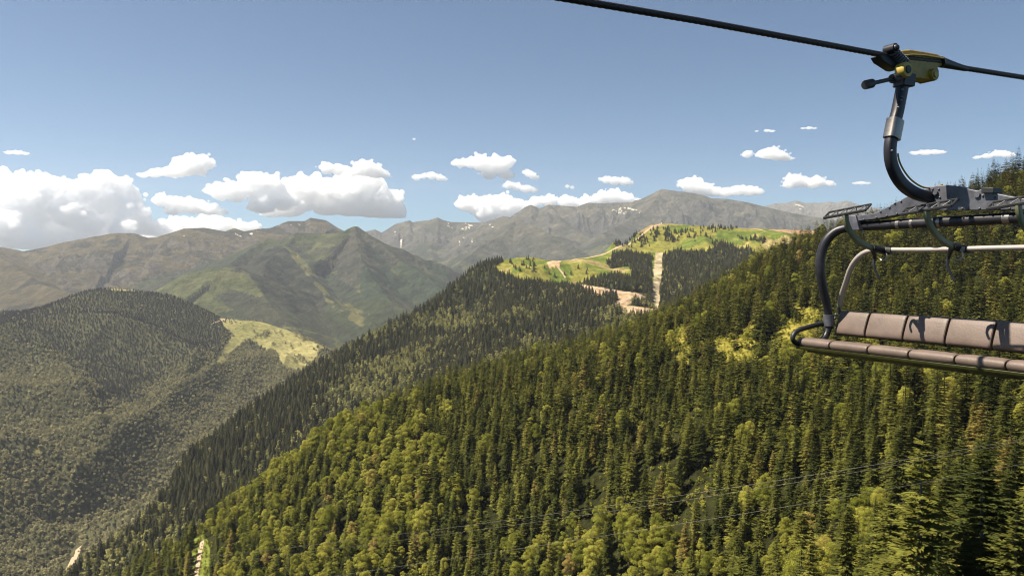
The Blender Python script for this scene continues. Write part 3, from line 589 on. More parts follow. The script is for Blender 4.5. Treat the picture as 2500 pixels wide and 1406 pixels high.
# small white lift hut on the summit
hx_, hy_ = ground_at(1617, 546, 1); hz_ = float(sample(GZ, np.array([hx_]), np.array([hy_]))[0])
M_white, n_, b_ = mat_new('white_render'); b_.inputs['Base Color'].default_value = (.75, .73, .68, 1)
hut = bpy.data.objects.new('lift_hut', None); C.objects.link(hut); hut.location = (hx_, hy_, hz_); tag(hut, 'tiny white hut standing on top of the grassy summit', 'hut')
def boxm(name, x0, x1, y0, y1, z0, z1, mat, ridge=0):
    V = [(x0, y0, z0), (x1, y0, z0), (x1, y1, z0), (x0, y1, z0), (x0, y0, z1), (x1, y0, z1), (x1, y1, z1), (x0, y1, z1)]; Fc = [(3, 2, 1, 0), (0, 1, 5, 4), (1, 2, 6, 5), (2, 3, 7, 6), (3, 0, 4, 7)]
    if ridge: V += [(x0, (y0 + y1) / 2, z1 + ridge), (x1, (y0 + y1) / 2, z1 + ridge)]; Fc = [(3, 2, 1, 0), (0, 1, 5, 4), (2, 3, 7, 6), (1, 2, 6, 9, 5), (3, 0, 4, 8, 7), (4, 5, 9, 8), (6, 7, 8, 9)]
    else: Fc.append((4, 5, 6, 7))
    me = bpy.data.meshes.new(name); me.from_pydata(V, [], Fc); me.materials.append(mat); o = bpy.data.objects.new(name, me); C.objects.link(o); o.parent = hut; return o
boxm('wall', -4, 4, -3, 3, -1, 4.5, M_white); boxm('roof', -4.6, 4.6, -3.6, 3.6, 4.5, 4.7, M_bark, 1.6); boxm('door', -.8, .8, -3.1, -3.0, 0, 2.4, M_bark)
#@@ROADSEND
# ------------------------------------------------------------------ haze
hz_m = bpy.data.materials.new('haze'); hz_m.use_nodes = True; hn = hz_m.node_tree; hn.nodes.clear()
ho = hn.nodes.new('ShaderNodeOutputMaterial'); hv = hn.nodes.new('ShaderNodeVolumePrincipled')
hv.inputs['Color'].default_value = (.80, .85, .95, 1); hv.inputs['Density'].default_value = 3.1e-5; hv.inputs['Anisotropy'].default_value = .25
hn.links.new(hv.outputs[0], ho.inputs['Volume'])
zlo = float(GZ.min()) - 1
v = [(x, y, z) for x in (-16500, 16500) for y in (-600, 17300) for z in (zlo, 1800)]
f = [(0, 1, 3, 2), (4, 6, 7, 5), (0, 4, 5, 1), (2, 3, 7, 6), (0, 2, 6, 4), (1, 5, 7, 3)]
me = bpy.data.meshes.new('haze'); me.from_pydata(v, [], f); me.materials.append(hz_m)
o = bpy.data.objects.new('haze', me); C.objects.link(o); o['kind'] = 'stuff'; o['label'] = 'pale blue air haze over the valley and mountains'
#@@MORE
# ------------------------------------------------------------------ clouds, far beyond the mountains
def hsh3(ix, iy, iz, seed):
    h = (ix.astype(np.int64) * 374761393 + iy.astype(np.int64) * 668265263 + iz.astype(np.int64) * 2147483647 + seed * 1442695041) & 0xFFFFFFFF
    h = ((h ^ (h >> 13)) * 1274126177) & 0xFFFFFFFF
    return ((h ^ (h >> 16)) & 0xFFFF).astype(np.float32) / 65535.0
def vn3(P, seed):
    I = np.floor(P); f = P - I; f = f * f * (3 - 2 * f); r = 0
    for dx in (0, 1):
        for dy in (0, 1):
            for dz in (0, 1):
                wt = (f[:, 0] if dx else 1 - f[:, 0]) * (f[:, 1] if dy else 1 - f[:, 1]) * (f[:, 2] if dz else 1 - f[:, 2])
                r = r + wt * hsh3(I[:, 0] + dx, I[:, 1] + dy, I[:, 2] + dz, seed)
    return r
M_cloud, n_, b_ = mat_new('cloud_vapour'); n_.nodes.remove(b_)
cvs = n_.nodes.new('ShaderNodeVolumeScatter'); cvs.inputs['Color'].default_value = (1, 1, 1, 1); cvs.inputs['Density'].default_value = .009; cvs.inputs['Anisotropy'].default_value = 0
n_.links.new(cvs.outputs[0], n_.nodes['Material Output'].inputs['Volume'])
import bmesh
def cloud(label, lobes, D=26000, seed=1):
    r = np.random.default_rng(seed); S = []; k = D / F
    ymax = max(l[1] + l[2] * .6 for l in lobes)
    for (px, py, q) in lobes:
        c = world_pt(px, py, D + (r.uniform(-1.6, 1.6) if len(lobes) > 20 else r.uniform(-.5, .5)) * q * k); S.append((c, q * k))
        for j in range(16):
            d = r.normal(size=3); d[2] = abs(d[2]) * .9 - .2; d /= np.linalg.norm(d); q2 = q * r.uniform(.22, .48)
            c2 = c + d * (q - q2 * .45) * k * np.array((1.15, 1, .9)); S.append((c2, q2 * k))
            if j % 3 == 0: S.append((c + d * np.array((1.5, 1, 1)) * q * k * r.uniform(1.0, 1.25), q * k * r.uniform(.07, .15)))
            if j % 2 == 0:
                d2 = d + r.normal(size=3) * .5; d2 /= np.linalg.norm(d2); S.append((c2 + d2 * q2 * k, q2 * k * r.uniform(.3, .5)))
    zb = world_pt(1250, ymax, D)[2]
    unit = bpy.data.meshes.get('unit_lobe')
    if unit is None:
        bm = bmesh.new(); bmesh.ops.create_icosphere(bm, subdivisions=3, radius=1); unit = bpy.data.meshes.new('unit_lobe'); bm.to_mesh(unit); bm.free()
    uv = np.empty(len(unit.vertices) * 3, np.float32); unit.vertices.foreach_get('co', uv); uv = uv.reshape(-1, 3)
    uf = np.array([p.vertices[:] for p in unit.polygons]); V = []; Fc = []
    c0 = np.mean([s[0] for s in S], 0)
    for i, (c, q) in enumerate(S):
        V.append(uv * q * np.array((1, .9, .8)) + (c - c0)); Fc.append(uf + i * len(uv))
    me = mesh_np('cloud', np.concatenate(V), np.concatenate(Fc), None, M_cloud); o = bpy.data.objects.new('cloud', me); C.objects.link(o)
    big = max(l[2] for l in lobes) * k; vs = max(big / 32, k * .8)
    rm = o.modifiers.new('merge', 'REMESH'); rm.mode = 'VOXEL'; rm.voxel_size = vs
    dg = bpy.context.evaluated_depsgraph_get(); ev = o.evaluated_get(dg); m2 = bpy.data.meshes.new_from_object(ev)
    o.modifiers.clear(); o.data = m2; n = len(m2.vertices)
    co = np.empty(n * 3, np.float32); m2.vertices.foreach_get('co', co); co = co.reshape(-1, 3); no = np.empty(n * 3, np.float32); m2.vertices.foreach_get('normal', no); no = no.reshape(-1, 3)
    P = co + c0; dsp = 0
    for a, lam in ((.30, .55), (.20, .26), (.12, .12), (.07, .06), (.04, .03)):
        q = P / (big * lam); dsp = dsp + a * (1 - 2.2 * np.abs(vn3(q, 7 + int(lam * 100)) - .5) - .35)
    co = co + no * (dsp * big * .36)[:, None]
    zz = co[:, 2] + c0[2] - zb; co[:, 2] = np.where(zz < 0, co[:, 2] - zz * .5, co[:, 2])      # flatter underside
    m2.vertices.foreach_set('co', co.ravel()); m2.update(); o.data = m2
    rm = o.modifiers.new('merge', 'REMESH'); rm.mode = 'VOXEL'; rm.voxel_size = vs * 1.05
    dg = bpy.context.evaluated_depsgraph_get(); m2 = bpy.data.meshes.new_from_object(o.evaluated_get(dg)); o.modifiers.clear()
    bm = bmesh.new(); bm.from_mesh(m2); seen_ = set(); drop = []           # hollow pockets left inside are filled
    for v0 in bm.verts:
        if v0.index in seen_: continue
        st = [v0]; seen_.add(v0.index); isl = []
        while st:
            v = st.pop(); isl.append(v)
            for e in v.link_edges:
                u = e.other_vert(v)
                if u.index not in seen_: seen_.add(u.index); st.append(u)
        fs = {f for v in isl for f in v.link_faces}; vol = sum(f.calc_center_median().dot(f.normal) * f.calc_area() for f in fs)
        if vol < 0 or len(isl) < 12: drop += isl
    bmesh.ops.delete(bm, geom=drop, context='VERTS'); bm.to_mesh(m2); bm.free(); o.data = m2
    m2.polygons.foreach_set('use_smooth', np.ones(len(m2.polygons), bool)); m2.update()
    o.location = c0; m2.materials.clear(); m2.materials.append(M_cloud)
    tag(o, label, 'cloud', 'cumulus clouds over the mountains'); return o
CL = [
 ('largest billowing white cloud bank, at the left edge above the brown ridge', [(x + o_, y, q) for (x, y, q, o_) in [(-30,470,34,0),(20,455,30,0),(60,452,26,5),(95,448,22,0),(125,455,24,3),(150,470,26,0),(170,485,26,0),(205,470,28,0),(235,452,26,0),(262,448,24,0),(290,458,24,0),(308,478,22,0),(318,505,22,0),(-20,510,36,0),(35,500,34,0),(80,495,32,0),(120,505,30,0),(165,520,30,0),(215,505,30,0),(260,495,30,0),(295,520,26,0),(335,530,24,0),(0,550,36,0),(60,545,32,0),(110,552,30,0),(160,560,28,0),(210,550,30,0),(260,545,28,0),(310,560,26,0),(355,555,22,0),(390,560,18,0),(425,570,16,0),(30,590,26,0),(120,592,26,0),(70,590,28,0),(165,590,26,0),(250,585,24,0),(210,588,24,0),(455,575,14,0)]], 27000),
 ('ragged low cloud right of the big bank, above the rounded brown summits', [(395,490,16),(430,500,22),(470,505,22),(510,515,18),(540,520,10),(420,520,14)], 25000),
 ('low flat cloud resting behind the rounded brown summits', [(440,562,30),(490,560,28),(540,556,26),(590,560,20),(620,556,12),(390,575,26)], 28500),
 ('slanting white cloud alone in blue sky at upper left', [(480,405,26),(450,408,28),(505,402,12),(415,425,18),(380,430,16),(350,437,10)], 24000),
 ('small wisp of cloud at the far left edge', [(22,396,8),(42,394,10),(62,397,7)], 24000),
 ('left half of the central cloud pair, humped over a grey belly', [(620,452,34),(650,462,32),(575,470,26),(540,470,20),(515,466,10),(690,490,26),(640,505,26)], 25000),
 ('large central cloud with grey base above the snowy peak', [(745,470,42),(800,480,50),(860,480,55),(905,490,48),(940,505,34),(970,520,16),(700,505,30),(660,515,22),(885,455,28)], 26500),
 ('cloud with a pointed top directly above the large central cloud', [(890,412,22),(915,420,20),(865,420,12),(800,412,16),(825,416,14),(940,430,9)], 24500),
 ('small ragged white cloud in the gap right of the central cloud', [(1018,434,9),(1035,430,8),(1055,430,11),(1075,436,10),(1085,438,6)], 24000),
 ('white cloud with two humps high above the distant valley', [(1175,400,22),(1150,398,14),(1125,400,12),(1215,405,24),(1238,398,16),(1195,425,16),(1235,428,14),(1110,397,6)], 24500),
 ('small tilted cloud right of the two humped cloud', [(1290,424,10),(1300,430,9),(1308,435,7),(1282,421,6)], 24000),
 ('thin ragged cloud just below the two humped cloud', [(1240,453,10),(1260,456,11),(1285,462,12),(1305,465,8)], 24000),
 ('white cloud sitting low behind the ridge left of the crags', [(1140,500,20),(1165,505,24),(1215,500,28),(1250,508,26),(1185,520,26),(1280,510,18),(1240,530,22)], 27500),
 ('long low white cloud hugging the crest in the centre', [(1310,494,14),(1340,492,16),(1380,494,18),(1430,494,16),(1470,484,18),(1500,482,20),(1530,486,16),(1400,500,18),(1555,494,10)], 27500),
 ('small flat cloud floating alone above the central crest', [(1480,440,10),(1500,443,13),(1525,445,12),(1538,449,7),(1466,438,5)], 24000),
 ('white cloud touching the right shoulder of the highest peak', [(1690,455,22),(1715,462,18),(1740,470,15),(1770,474,14),(1800,468,15),(1830,468,15),(1850,470,10),(1672,450,12)], 25500),
 ('round bright cloud high above the highest peak', [(1880,378,18),(1900,385,18),(1860,378,10),(1920,392,12),(1824,378,9)], 24000),
 ('tiny pair of wisps high over the right peaks', [(1847,326,4),(1872,325,7),(1885,328,6)], 24000),
 ('tiny flat wisp left of the curved chair hanger', [(1960,323,5),(1975,322,7),(1988,325,5)], 24000),
 ('faint pink white cloud between the peak and the chair', [(1940,440,16),(1965,448,16),(1995,448,15),(2025,452,10),(1930,455,14),(1985,460,10)], 25500),
 ('pale flat cloud right of the curved chair hanger', [(2235,388,9),(2260,388,12),(2285,386,11),(2300,388,7)], 24500),
 ('pale cloud beside the wooded skyline at the far right', [(2440,388,14),(2410,400,10),(2385,404,7),(2460,398,12)], 25000),
 ('small faint puff low beside the chair hanger', [(2090,455,7),(2105,454,8),(2118,456,6)], 25000),
 ('tiny lone puff in the middle of the sky', [(1011,341,4)], 24000),
 ('tiny puff on the horizon in the centre gap', [(1385,456,5),(1397,459,5)], 24000),
]
for i, (lab, lb, D) in enumerate(CL): cloud(lab, lb, D, 500 + i)

# ------------------------------------------------------------------ chairlift chair
U = Vector((.474, -.8805, 0)).normalized(); W = Vector((U.y, -U.x, 0)); O = Vector((4.28, 9.8, 0))
# a = metres along the seat row, b = metres to the front of the chair, c = metres above eye level
def at3(a, b, c): return O + U * a + W * b + Vector((0, 0, c))
def sight(px, py, a=None, b=None):
    d = Vector(world_pt(px, py, 1)); t = ((O.dot(U) + a) / d.dot(U)) if a is not None else ((O.dot(W) + b) / d.dot(W)); q = d * t - O
    return (q.dot(U), q.dot(W), q.z)
def metal(name, c, rough, met=0.0, scale=6, var=.3, spec=.5, bump=0):
    m, n, b = mat_new(name); L = n.links.new
    tc = n.nodes.new('ShaderNodeTexCoord'); t = n.nodes.new('ShaderNodeTexNoise'); t.inputs['Scale'].default_value = scale; t.inputs['Detail'].default_value = 8; t.inputs['Roughness'].default_value = .65
    L(tc.outputs['Object'], t.inputs['Vector']); rp = n.nodes.new('ShaderNodeValToRGB')
    rp.color_ramp.elements[0].position = .3; rp.color_ramp.elements[1].position = .7
    rp.color_ramp.elements[0].color = (*[v * (1 - var) for v in c], 1); rp.color_ramp.elements[1].color = (*[min(1, v * (1 + var)) for v in c], 1)
    L(t.outputs['Fac'], rp.inputs[0]); L(rp.outputs[0], b.inputs['Base Color'])
    mr = n.nodes.new('ShaderNodeMapRange'); mr.inputs['To Min'].default_value = max(.05, rough - .12); mr.inputs['To Max'].default_value = min(1, rough + .15); L(t.outputs['Fac'], mr.inputs[0]); L(mr.outputs[0], b.inputs['Roughness'])
    b.inputs['Metallic'].default_value = met; b.inputs['Specular IOR Level'].default_value = spec
    if bump:
        bp = n.nodes.new('ShaderNodeBump'); bp.inputs['Strength'].default_value = bump; bp.inputs['Distance'].default_value = .004
        t2 = n.nodes.new('ShaderNodeTexNoise'); t2.inputs['Scale'].default_value = scale * 12; L(tc.outputs['Object'], t2.inputs['Vector']); L(t2.outputs[0], bp.inputs['Height']); L(bp.outputs[0], b.inputs['Normal'])
    return m
M_galv = metal('galvanised_steel', (.10, .10, .115), .5, .5, 9, .35)
M_dark = metal('dark_steel', (.022, .020, .024), .42, .3, 7, .3)
M_bright = metal('bare_aluminium', (.24, .22, .20), .3, .85, 8, .15)
M_black = metal('black_rubber', (.012, .012, .013), .5, 0, 10, .3)
M_yellow = metal('worn_yellow_paint', (.30, .19, .014), .42, 0, 14, .35)
M_yellow2 = metal('yellow_hub_paint', (.42, .29, .045), .45, 0, 14, .25)
M_bar = metal('pale_bar_paint', (.36, .31, .27), .35, .2, 6, .12)
M_olive = metal('seat_shell_paint', (.055, .055, .014), .4, .2, 6, .2)
M_arm = metal('olive_grey_arm_paint', (.16, .16, .09), .45, .2, 6, .2)
M_pad = metal('worn_brown_vinyl', (.122, .088, .070), .5, 0, 4, .20, .35, .45)
BASE = at3(1.4, .2, -1.15); ROOT = Matrix.Translation(BASE) @ Matrix.Rotation(math.atan2(U.y, U.x), 4, 'Z'); INV = ROOT.inverted()
chair = bpy.data.objects.new('chairlift_chair', None); C.objects.link(chair); chair.matrix_world = ROOT
tag(chair, 'empty chairlift seat with padded brown cushions hanging from a curved dark arm', 'chairlift chair')
import bmesh
class MB:
    def __init__(s): s.V = []; s.F = []
    def add(s, V, Fc): b = len(s.V); s.V += [tuple(v) for v in V]; s.F += [tuple(b + i for i in f) for f in Fc]
    def tube(s, pts, rad, n=14, smooth=4, flat=None, cap=True, up=None):
        P = [at3(*p) for p in pts]; Rr = rad if isinstance(rad, (list, tuple)) else [rad] * len(P)
        if smooth > 1 and len(P) > 2:
            Q = []; q2 = []
            for i in range(len(P) - 1):
                p0, p1, p2, p3 = P[max(i - 1, 0)], P[i], P[i + 1], P[min(i + 2, len(P) - 1)]
                for k in range(smooth):
                    t = k / smooth; Q.append(.5 * ((2 * p1) + (p2 - p0) * t + (2 * p0 - 5 * p1 + 4 * p2 - p3) * t * t + (3 * p1 - p0 - 3 * p2 + p3) * t ** 3)); q2.append(Rr[i] + (Rr[i + 1] - Rr[i]) * t)
            P = Q + [P[-1]]; Rr = q2 + [Rr[-1]]
        V = []; Fc = []; m = len(P); ref = up
        for i, p in enumerate(P):
            d = (P[min(i + 1, m - 1)] - P[max(i - 1, 0)]).normalized()
            if ref is None: ref = d.orthogonal()
            a = (ref - d * ref.dot(d)).normalized(); ref = a; c = d.cross(a)
            for k in range(n):
                t = 2 * math.pi * k / n; fa, fc = flat or (1, 1); ca, sa = math.cos(t), math.sin(t)
                if flat: ca = math.copysign(abs(ca) ** .55, ca); sa = math.copysign(abs(sa) ** .55, sa)
                V.append(p + (a * ca * fa + c * sa * fc) * Rr[i])
        for i in range(m - 1):
            for k in range(n): Fc.append((i * n + k, i * n + (k + 1) % n, (i + 1) * n + (k + 1) % n, (i + 1) * n + k))
        if cap: Fc.append(tuple(range(n))[::-1]); Fc.append(tuple((m - 1) * n + k for k in range(n)))
        s.add(V, Fc)
    def prism(s, outline, axis, lo, hi):
        """outline in the (b,c) or (a,c) plane, extruded along a or b"""
        f = (lambda p, e: at3(e, p[0], p[1])) if axis == 'a' else (lambda p, e: at3(p[0], e, p[1]))
        n = len(outline); V = [f(p, lo) for p in outline] + [f(p, hi) for p in outline]
        s.add(V, [tuple(range(n))[::-1], tuple(range(n, 2 * n))] + [(i, (i + 1) % n, n + (i + 1) % n, n + i) for i in range(n)])
    def ball(s, p, r, sc=(1, 1, 1)):
        bm = bmesh.new(); bmesh.ops.create_icosphere(bm, subdivisions=2, radius=r); c = at3(*p)
        s.add([c + Vector((v.co.x * sc[0], v.co.y * sc[1], v.co.z * sc[2])) for v in bm.verts], [tuple(v.index for v in f.verts) for f in bm.faces]); bm.free()
    def build(s, name, mat, parent=chair, bevel=0, label=None, world=False, smooth=True):
        me = bpy.data.meshes.new(name); M = Matrix.Identity(4) if world else INV
        me.from_pydata([tuple(M @ Vector(v)) for v in s.V], [], s.F); me.update()
        bm = bmesh.new(); bm.from_mesh(me); bmesh.ops.recalc_face_normals(bm, faces=bm.faces); bm.to_mesh(me); bm.free()
        me.materials.append(mat); o = bpy.data.objects.new(name, me); C.objects.link(o)
        if parent: o.parent = parent
        if smooth:
            me.polygons.foreach_set('use_smooth', [True] * len(me.polygons))
            for e in me.edges: pass
            try: me.set_sharp_from_angle(angle=R(38))
            except Exception: pass
        if bevel:
            b = o.modifiers.new('edge', 'BEVEL'); b.width = bevel; b.segments = 2; b.limit_method = 'ANGLE'
        if label: o['label'] = label
        return o
HA = 1.4
def S(px, py, a=None, b=None): return sight(px, py, a=a, b=b)
def bc(px, py, a=HA): q = S(px, py, a=a); return (q[1], q[2])
def ac(px, py, b): q = S(px, py, b=b); return (q[0], q[2])
# hanger
hp = [(2206,190),(2203,212),(2198,238),(2191,273),(2184,300),(2178,330),(2173,362),(2176,398),(2190,432),(2212,458),(2245,476),(2285,484)]
m = MB(); m.tube([S(x, y, a=HA) for x, y in hp], .066, n=20, flat=(1.0, .75), up=W); hanger = m.build('hanger_arm', M_dark)
m = MB(); m.tube([S(2186,293,a=HA), S(2177,339,a=HA)], .088, n=24, smooth=1, flat=(1.0, .8), up=W); m.build('joint_sleeve', M_bright, hanger)
m = MB(); m.tube([S(x, y, a=HA - .01) for x, y in ((2192,375),(2196,395),(2209,420),(2228,442),(2256,458),(2285,457),(2300,451))], .010, n=8); m.build('yellow_hose', M_yellow, hanger)
m = MB()
for x, y in ((2193,222),(2192,240),(2190,248),(2183,265),(2168,370)):
    q = S(x, y, a=HA); m.tube([(HA + .045, q[1] + .01, q[2]), (HA + .066, q[1] + .01, q[2])], .011, n=8, smooth=1)
m.build('bolt', M_galv, hanger)
# beam of riveted plates
BB = .25
top = [(2085,528),(2137,521),(2170,504),(2196,490),(2225,475),(2262,461),(2285,454),(2310,452),(2337,455),(2385,466),(2400,461),(2420,461),(2424,471),(2462,479),(2500,485)]
bot = [(2500,512),(2400,513),(2307,514),(2255,512),(2196,524),(2137,535),(2085,541)]
ol = [ac(x, y, BB) for x, y in top] + [(2.62, .60), (3.0, .545), (3.0, .50)] + [ac(x, y, BB) for x, y in bot]
m = MB(); m.prism(ol, 'b', BB - .14, BB)
rv = [(2110,536),(2140,531),(2165,527),(2190,522),(2215,515),(2240,510),(2350,509),(2362,510),(2392,509),(2415,509),(2440,509),(2465,509),(2490,509),(2150,517),(2172,507),(2185,497),(2200,492),(2277,462),(2292,462),(2278,481),(2258,486),(2295,482),(2315,480),(2340,488),(2400,478),(2428,483)]
m.build('beam_plate', M_galv, bevel=.006); beam = C.objects['beam_plate'] if 'beam_plate' in C.objects else None
m = MB()
for x, y in rv: q = ac(x, y, BB); m.ball((q[0], BB + .003, q[1]), .0125)
q = ac(2286, 471, BB); m.tube([(q[0], BB, q[1]), (q[0], BB + .03, q[1])], .026, n=6, smooth=1)
q = ac(2387, 476, BB); m.tube([(q[0], BB, q[1]), (q[0], BB + .02, q[1])], .032, n=6, smooth=1)
m.build('rivets', M_galv, beam)
m = MB(); m.prism([ac(2402,459,BB), ac(2432,459,BB), ac(2432,472,BB), ac(2402,472,BB)], 'b', BB - .12, BB + .05); m.build('buffer_block', M_black, beam, bevel=.005)
m = MB(); m.prism([ac(2058,526,BB), ac(2092,526,BB), ac(2102,562,BB), ac(2068,563,BB)], 'b', BB - .10, BB + .03); m.build('side_bracket', M_galv, bevel=.006)
# cross tube
TB = .16
tl = S(2100,553,b=TB); tr = (3.0, TB, tl[2] + .012)
m = MB(); m.tube([tl, tr], .058, n=20, smooth=1); ct_ = m.build('cross_tube', M_dark)
m = MB()
for x0, x1, rr in ((2098,2106,.066),(2192,2200,.062),(2226,2233,.062),(2292,2300,.064),(2452,2470,.062)):
    p0 = S(x0, 553 - (x0 - 2100) * .06, b=TB); p1 = S(x1, 553 - (x1 - 2100) * .06, b=TB); zc = lambda q: tl[2] + (q[0] - tl[0]) * .012 / (3.0 - tl[0])
    m = MB(); m.tube([(p0[0], TB, zc(p0)), (p1[0], TB, zc(p1))], rr, n=20, smooth=1); m.build('clamp_ring', M_bright, ct_)
# side frames
fp = [(2082,556,.30),(2062,558,.22),(2038,567,.12),(2016,590,.04),(2004,625,0),(2003,665,0),(2011,710,0),(2020,750,0),(2024,780,0),(2022,803,0),(2010,828,0)]
fr = [.052,.054,.057,.060,.060,.058,.056,.052,.046,.042,.042]
pts = [S(x, y, a=a) for x, y, a in fp] + [(0, .55, -1.085)]
m = MB(); m.tube(pts, fr + [.04], n=18); m.build('side_frame', M_dark)
m = MB(); m.tube([S(2023,768,a=0), S(2024,795,a=0)], .068, n=18, smooth=1); m.build('frame_socket', M_galv)
m = MB(); m.tube([(3.0 - (p[0] if p[0] > 0 else 0), p[1], p[2]) for p in pts], fr + [.04], n=18); m.build('side_frame', M_dark)
# cushions
def pad(name, a0, a1, top_, bot_, th_, ex, mat=M_pad, nseg=12):
    """cushion between two (b,c) lines, swollen in the middle"""
    m = MB(); tb, tc_ = top_; bb, bc_ = bot_; ln = math.hypot(tb - bb, tc_ - bc_); dv = ((bb - tb) / ln, (bc_ - tc_) / ln); nv = (-dv[1], dv[0])
    if nv[0] < 0: nv = (-nv[0], -nv[1])
    V = []; Fc = []; nr = 24
    for i in range(nseg + 1):
        f = i / nseg; a = a0 + (a1 - a0) * (.5 - .5 * math.cos(math.pi * f)) ; e = min(f, 1 - f); sh = .74 + .26 * min(1, (math.sin(math.pi * f)) ** .35 if 0 < f < 1 else 0)
        for k in range(nr):
            t = 2 * math.pi * k / nr; cx_ = math.copysign(abs(math.cos(t)) ** ex, math.cos(t)); sx = math.copysign(abs(math.sin(t)) ** .85, math.sin(t))
            x = ln / 2 + cx_ * ln / 2 * (.93 + .07 * sh); y = sx * th_ / 2 * sh
            V.append(at3(a, tb + dv[0] * x + nv[0] * y, tc_ + dv[1] * x + nv[1] * y))
    for i in range(nseg):
        for k in range(nr): Fc.append((i * nr + k, i * nr + (k + 1) % nr, (i + 1) * nr + (k + 1) % nr, (i + 1) * nr + k))
    Fc.append(tuple(range(nr))[::-1]); Fc.append(tuple(nseg * nr + k for k in range(nr))); m.add(V, Fc)
    return m.build(name, mat)
ba = [.05,.495,1.0,1.51,2.02,2.52,2.98]; sa_ = [-.07,.41,.934,1.441,1.954,2.46,3.0]
for i in range(6):
    pad('backrest_pad', ba[i] + .013, ba[i + 1] - .013, (-.03, -.61), (.09, -.915), .11, .55)
for i in range(6):
    pad('seat_pad', sa_[i] + .010, sa_[i + 1] - .010, (.665, -.985), (.16, -1.13), .185, .85)
m = MB(); m.prism([(-.06,-.64),(-.075,-.66),(.045,-.93),(.06,-.92)], 'a', .02, 3.0); m.build('backrest_shell', M_black)
m = MB(); m.prism([(.70,-1.045),(.69,-1.078),(.14,-1.185),(.14,-1.165)], 'a', -.06, 3.02); m.build('seat_shell', M_olive, bevel=.004)
m = MB(); 
for c_ in (-.66, -.71, -.77, -.83): m.ball((.0, .02 + (-.66 - c_) * .35, c_), .017)
m.build('frame_bolts', M_galv)
# armrest
m = MB(); m.tube([(.02, .10, -.77)] + [S(x, y, a=-.06) for x, y in ((2018,789),(2000,791),(1975,798),(1950,806),(1938,816),(1936,829),(1945,838),(1958,840))], .031, n=14); m.build('armrest', M_black)
# restraint bar
bp_ = [(2050,745,.02),(2055,720,.10),(2065,690,.2),(2077,655,.3),(2095,629,.38),(2118,614,.43),(2150,610,.45),(2200,610,.45)]
pts = [S(x, y, b=b) for x, y, b in bp_]
m = MB(); m.tube(pts + [(1.6, .45, .160), (2.45, .45, .166), (2.7, .43, .15), (2.9, .38, .05), (3.0, .2, -.3), (3.02, .02, -.54)], [.034] * 5 + [.031] + [.027] * 8, n=14); bar = m.build('restraint_bar', M_bar)
m = MB(); m.tube([(.04, .02, -.56), (.04, .0, -.66)], .02, n=10, smooth=1); m.build('bar_pivot', M_black, bar)
for ax_, pp in ((.98, [(2064,520),(2067,545),(2080,572),(2103,594),(2128,604),(2156,611)]), (1.86, [(2262,510),(2265,535),(2279,564),(2302,588),(2325,600),(2346,607)])):
    q = [S(x, y, a=ax_) for x, y in pp]
    for dx in ((0,) if ax_ < 1 else (0, .88)):
        qq = [(p[0] + dx, p[1], p[2]) for p in q]
        m = MB(); m.tube(qq, .036, n=12, flat=(1.0, .6), up=W); arm = m.build('footrest_arm', M_arm)
        m = MB(); m.tube([qq[-2], qq[-1], (qq[-1][0] + .10, .45, qq[-1][2] - .01)], .042, n=10, smooth=1); m.build('bar_clamp', M_black, arm)
        e = qq[0]; hl = .27; tilt = .028; zc = e[2] + .015; m = MB(); bt = e[1] + .02
        def edge(p0, p1, r_=.011): m.tube([p0, p1], r_, n=6, smooth=1)
        A0 = (e[0] - hl, bt, zc - tilt - .03); A1 = (e[0] + hl, bt, zc + tilt - .03); B0 = (e[0] - hl + .03, bt - .05, zc - tilt + .035); B1 = (e[0] + hl + .03, bt - .05, zc + tilt + .035)
        edge(A0, A1, .017); edge(B0, B1, .012); edge(A0, B0); edge(A1, B1)
        for k in range(9):
            f0 = k / 9; f1 = (k + 1) / 9; pa = tuple(A0[j] + (A1[j] - A0[j]) * (f0 if k % 2 else f1) for j in range(3)); pb = tuple(B0[j] + (B1[j] - B0[j]) * (f1 if k % 2 else f0) for j in range(3)); edge(pa, pb, .006)
        m.build('footrest', M_black, arm)
        m = MB(); sx = e[0] - .13 + .0; m.tube([(qq[-2][0], qq[-2][1], qq[-2][2]), (qq[-1][0] - .08, .50, .09), (qq[-1][0] - .09, .50, -.02), (qq[-1][0] - .03, .47, -.18)], [.03, .022, .015, .012], n=8); m.build('strap', M_black, arm)
        m = MB(); c0_ = (qq[-1][0] - .0, .47, .10); m.tube([(c0_[0] + .055 * math.cos(t), c0_[1], c0_[2] + .055 * math.sin(t)) for t in np.linspace(-2.2, 1.6, 9)], .009, n=6); m.build('hook', M_bar, arm)
# grip on the rope
grip = None
hs = [(2182,132),(2196,125),(2219,122),(2255,127.5),(2286,133.5),(2299,142),(2301,161),(2286,166),(2290,176),(2284,194),(2270,198),(2242,194),(2224,192),(2214,180),(2208,158),(2194,149),(2180,140)]
m = MB(); m.prism([bc(*p) for p in hs], 'a', HA - .13, HA + .02); grip = m.build('grip_housing', M_yellow, bevel=.014)
m = MB(); m.prism([bc(*p) for p in ((2188,138),(2219,134.5),(2250,136),(2290,143),(2299,144),(2299,147),(2250,139.5),(2219,138),(2188,141))], 'a', HA - .14, HA + .045); m.build('housing_flange', M_yellow2, grip, bevel=.004)
for (x, y, r1, aa, hub) in ((2217,170,.082,.15, True), (2284,182,.068,.06, False)):
    q = bc(x, y, HA + aa); m = MB(); m.tube([(HA + (.05 if hub else -.12), q[0], q[1]), (HA + aa - .02, q[0], q[1]), (HA + aa, q[0], q[1])], [r1, r1, r1 * .9], n=28, smooth=1); ro = m.build('roller', M_yellow2 if hub else M_yellow, grip)
    m = MB(); m.tube([(HA + aa - .01, q[0], q[1]), (HA + aa + .012, q[0], q[1])], r1 * .5, n=20, smooth=1); m.build('hub', M_black if hub else M_yellow2, ro)
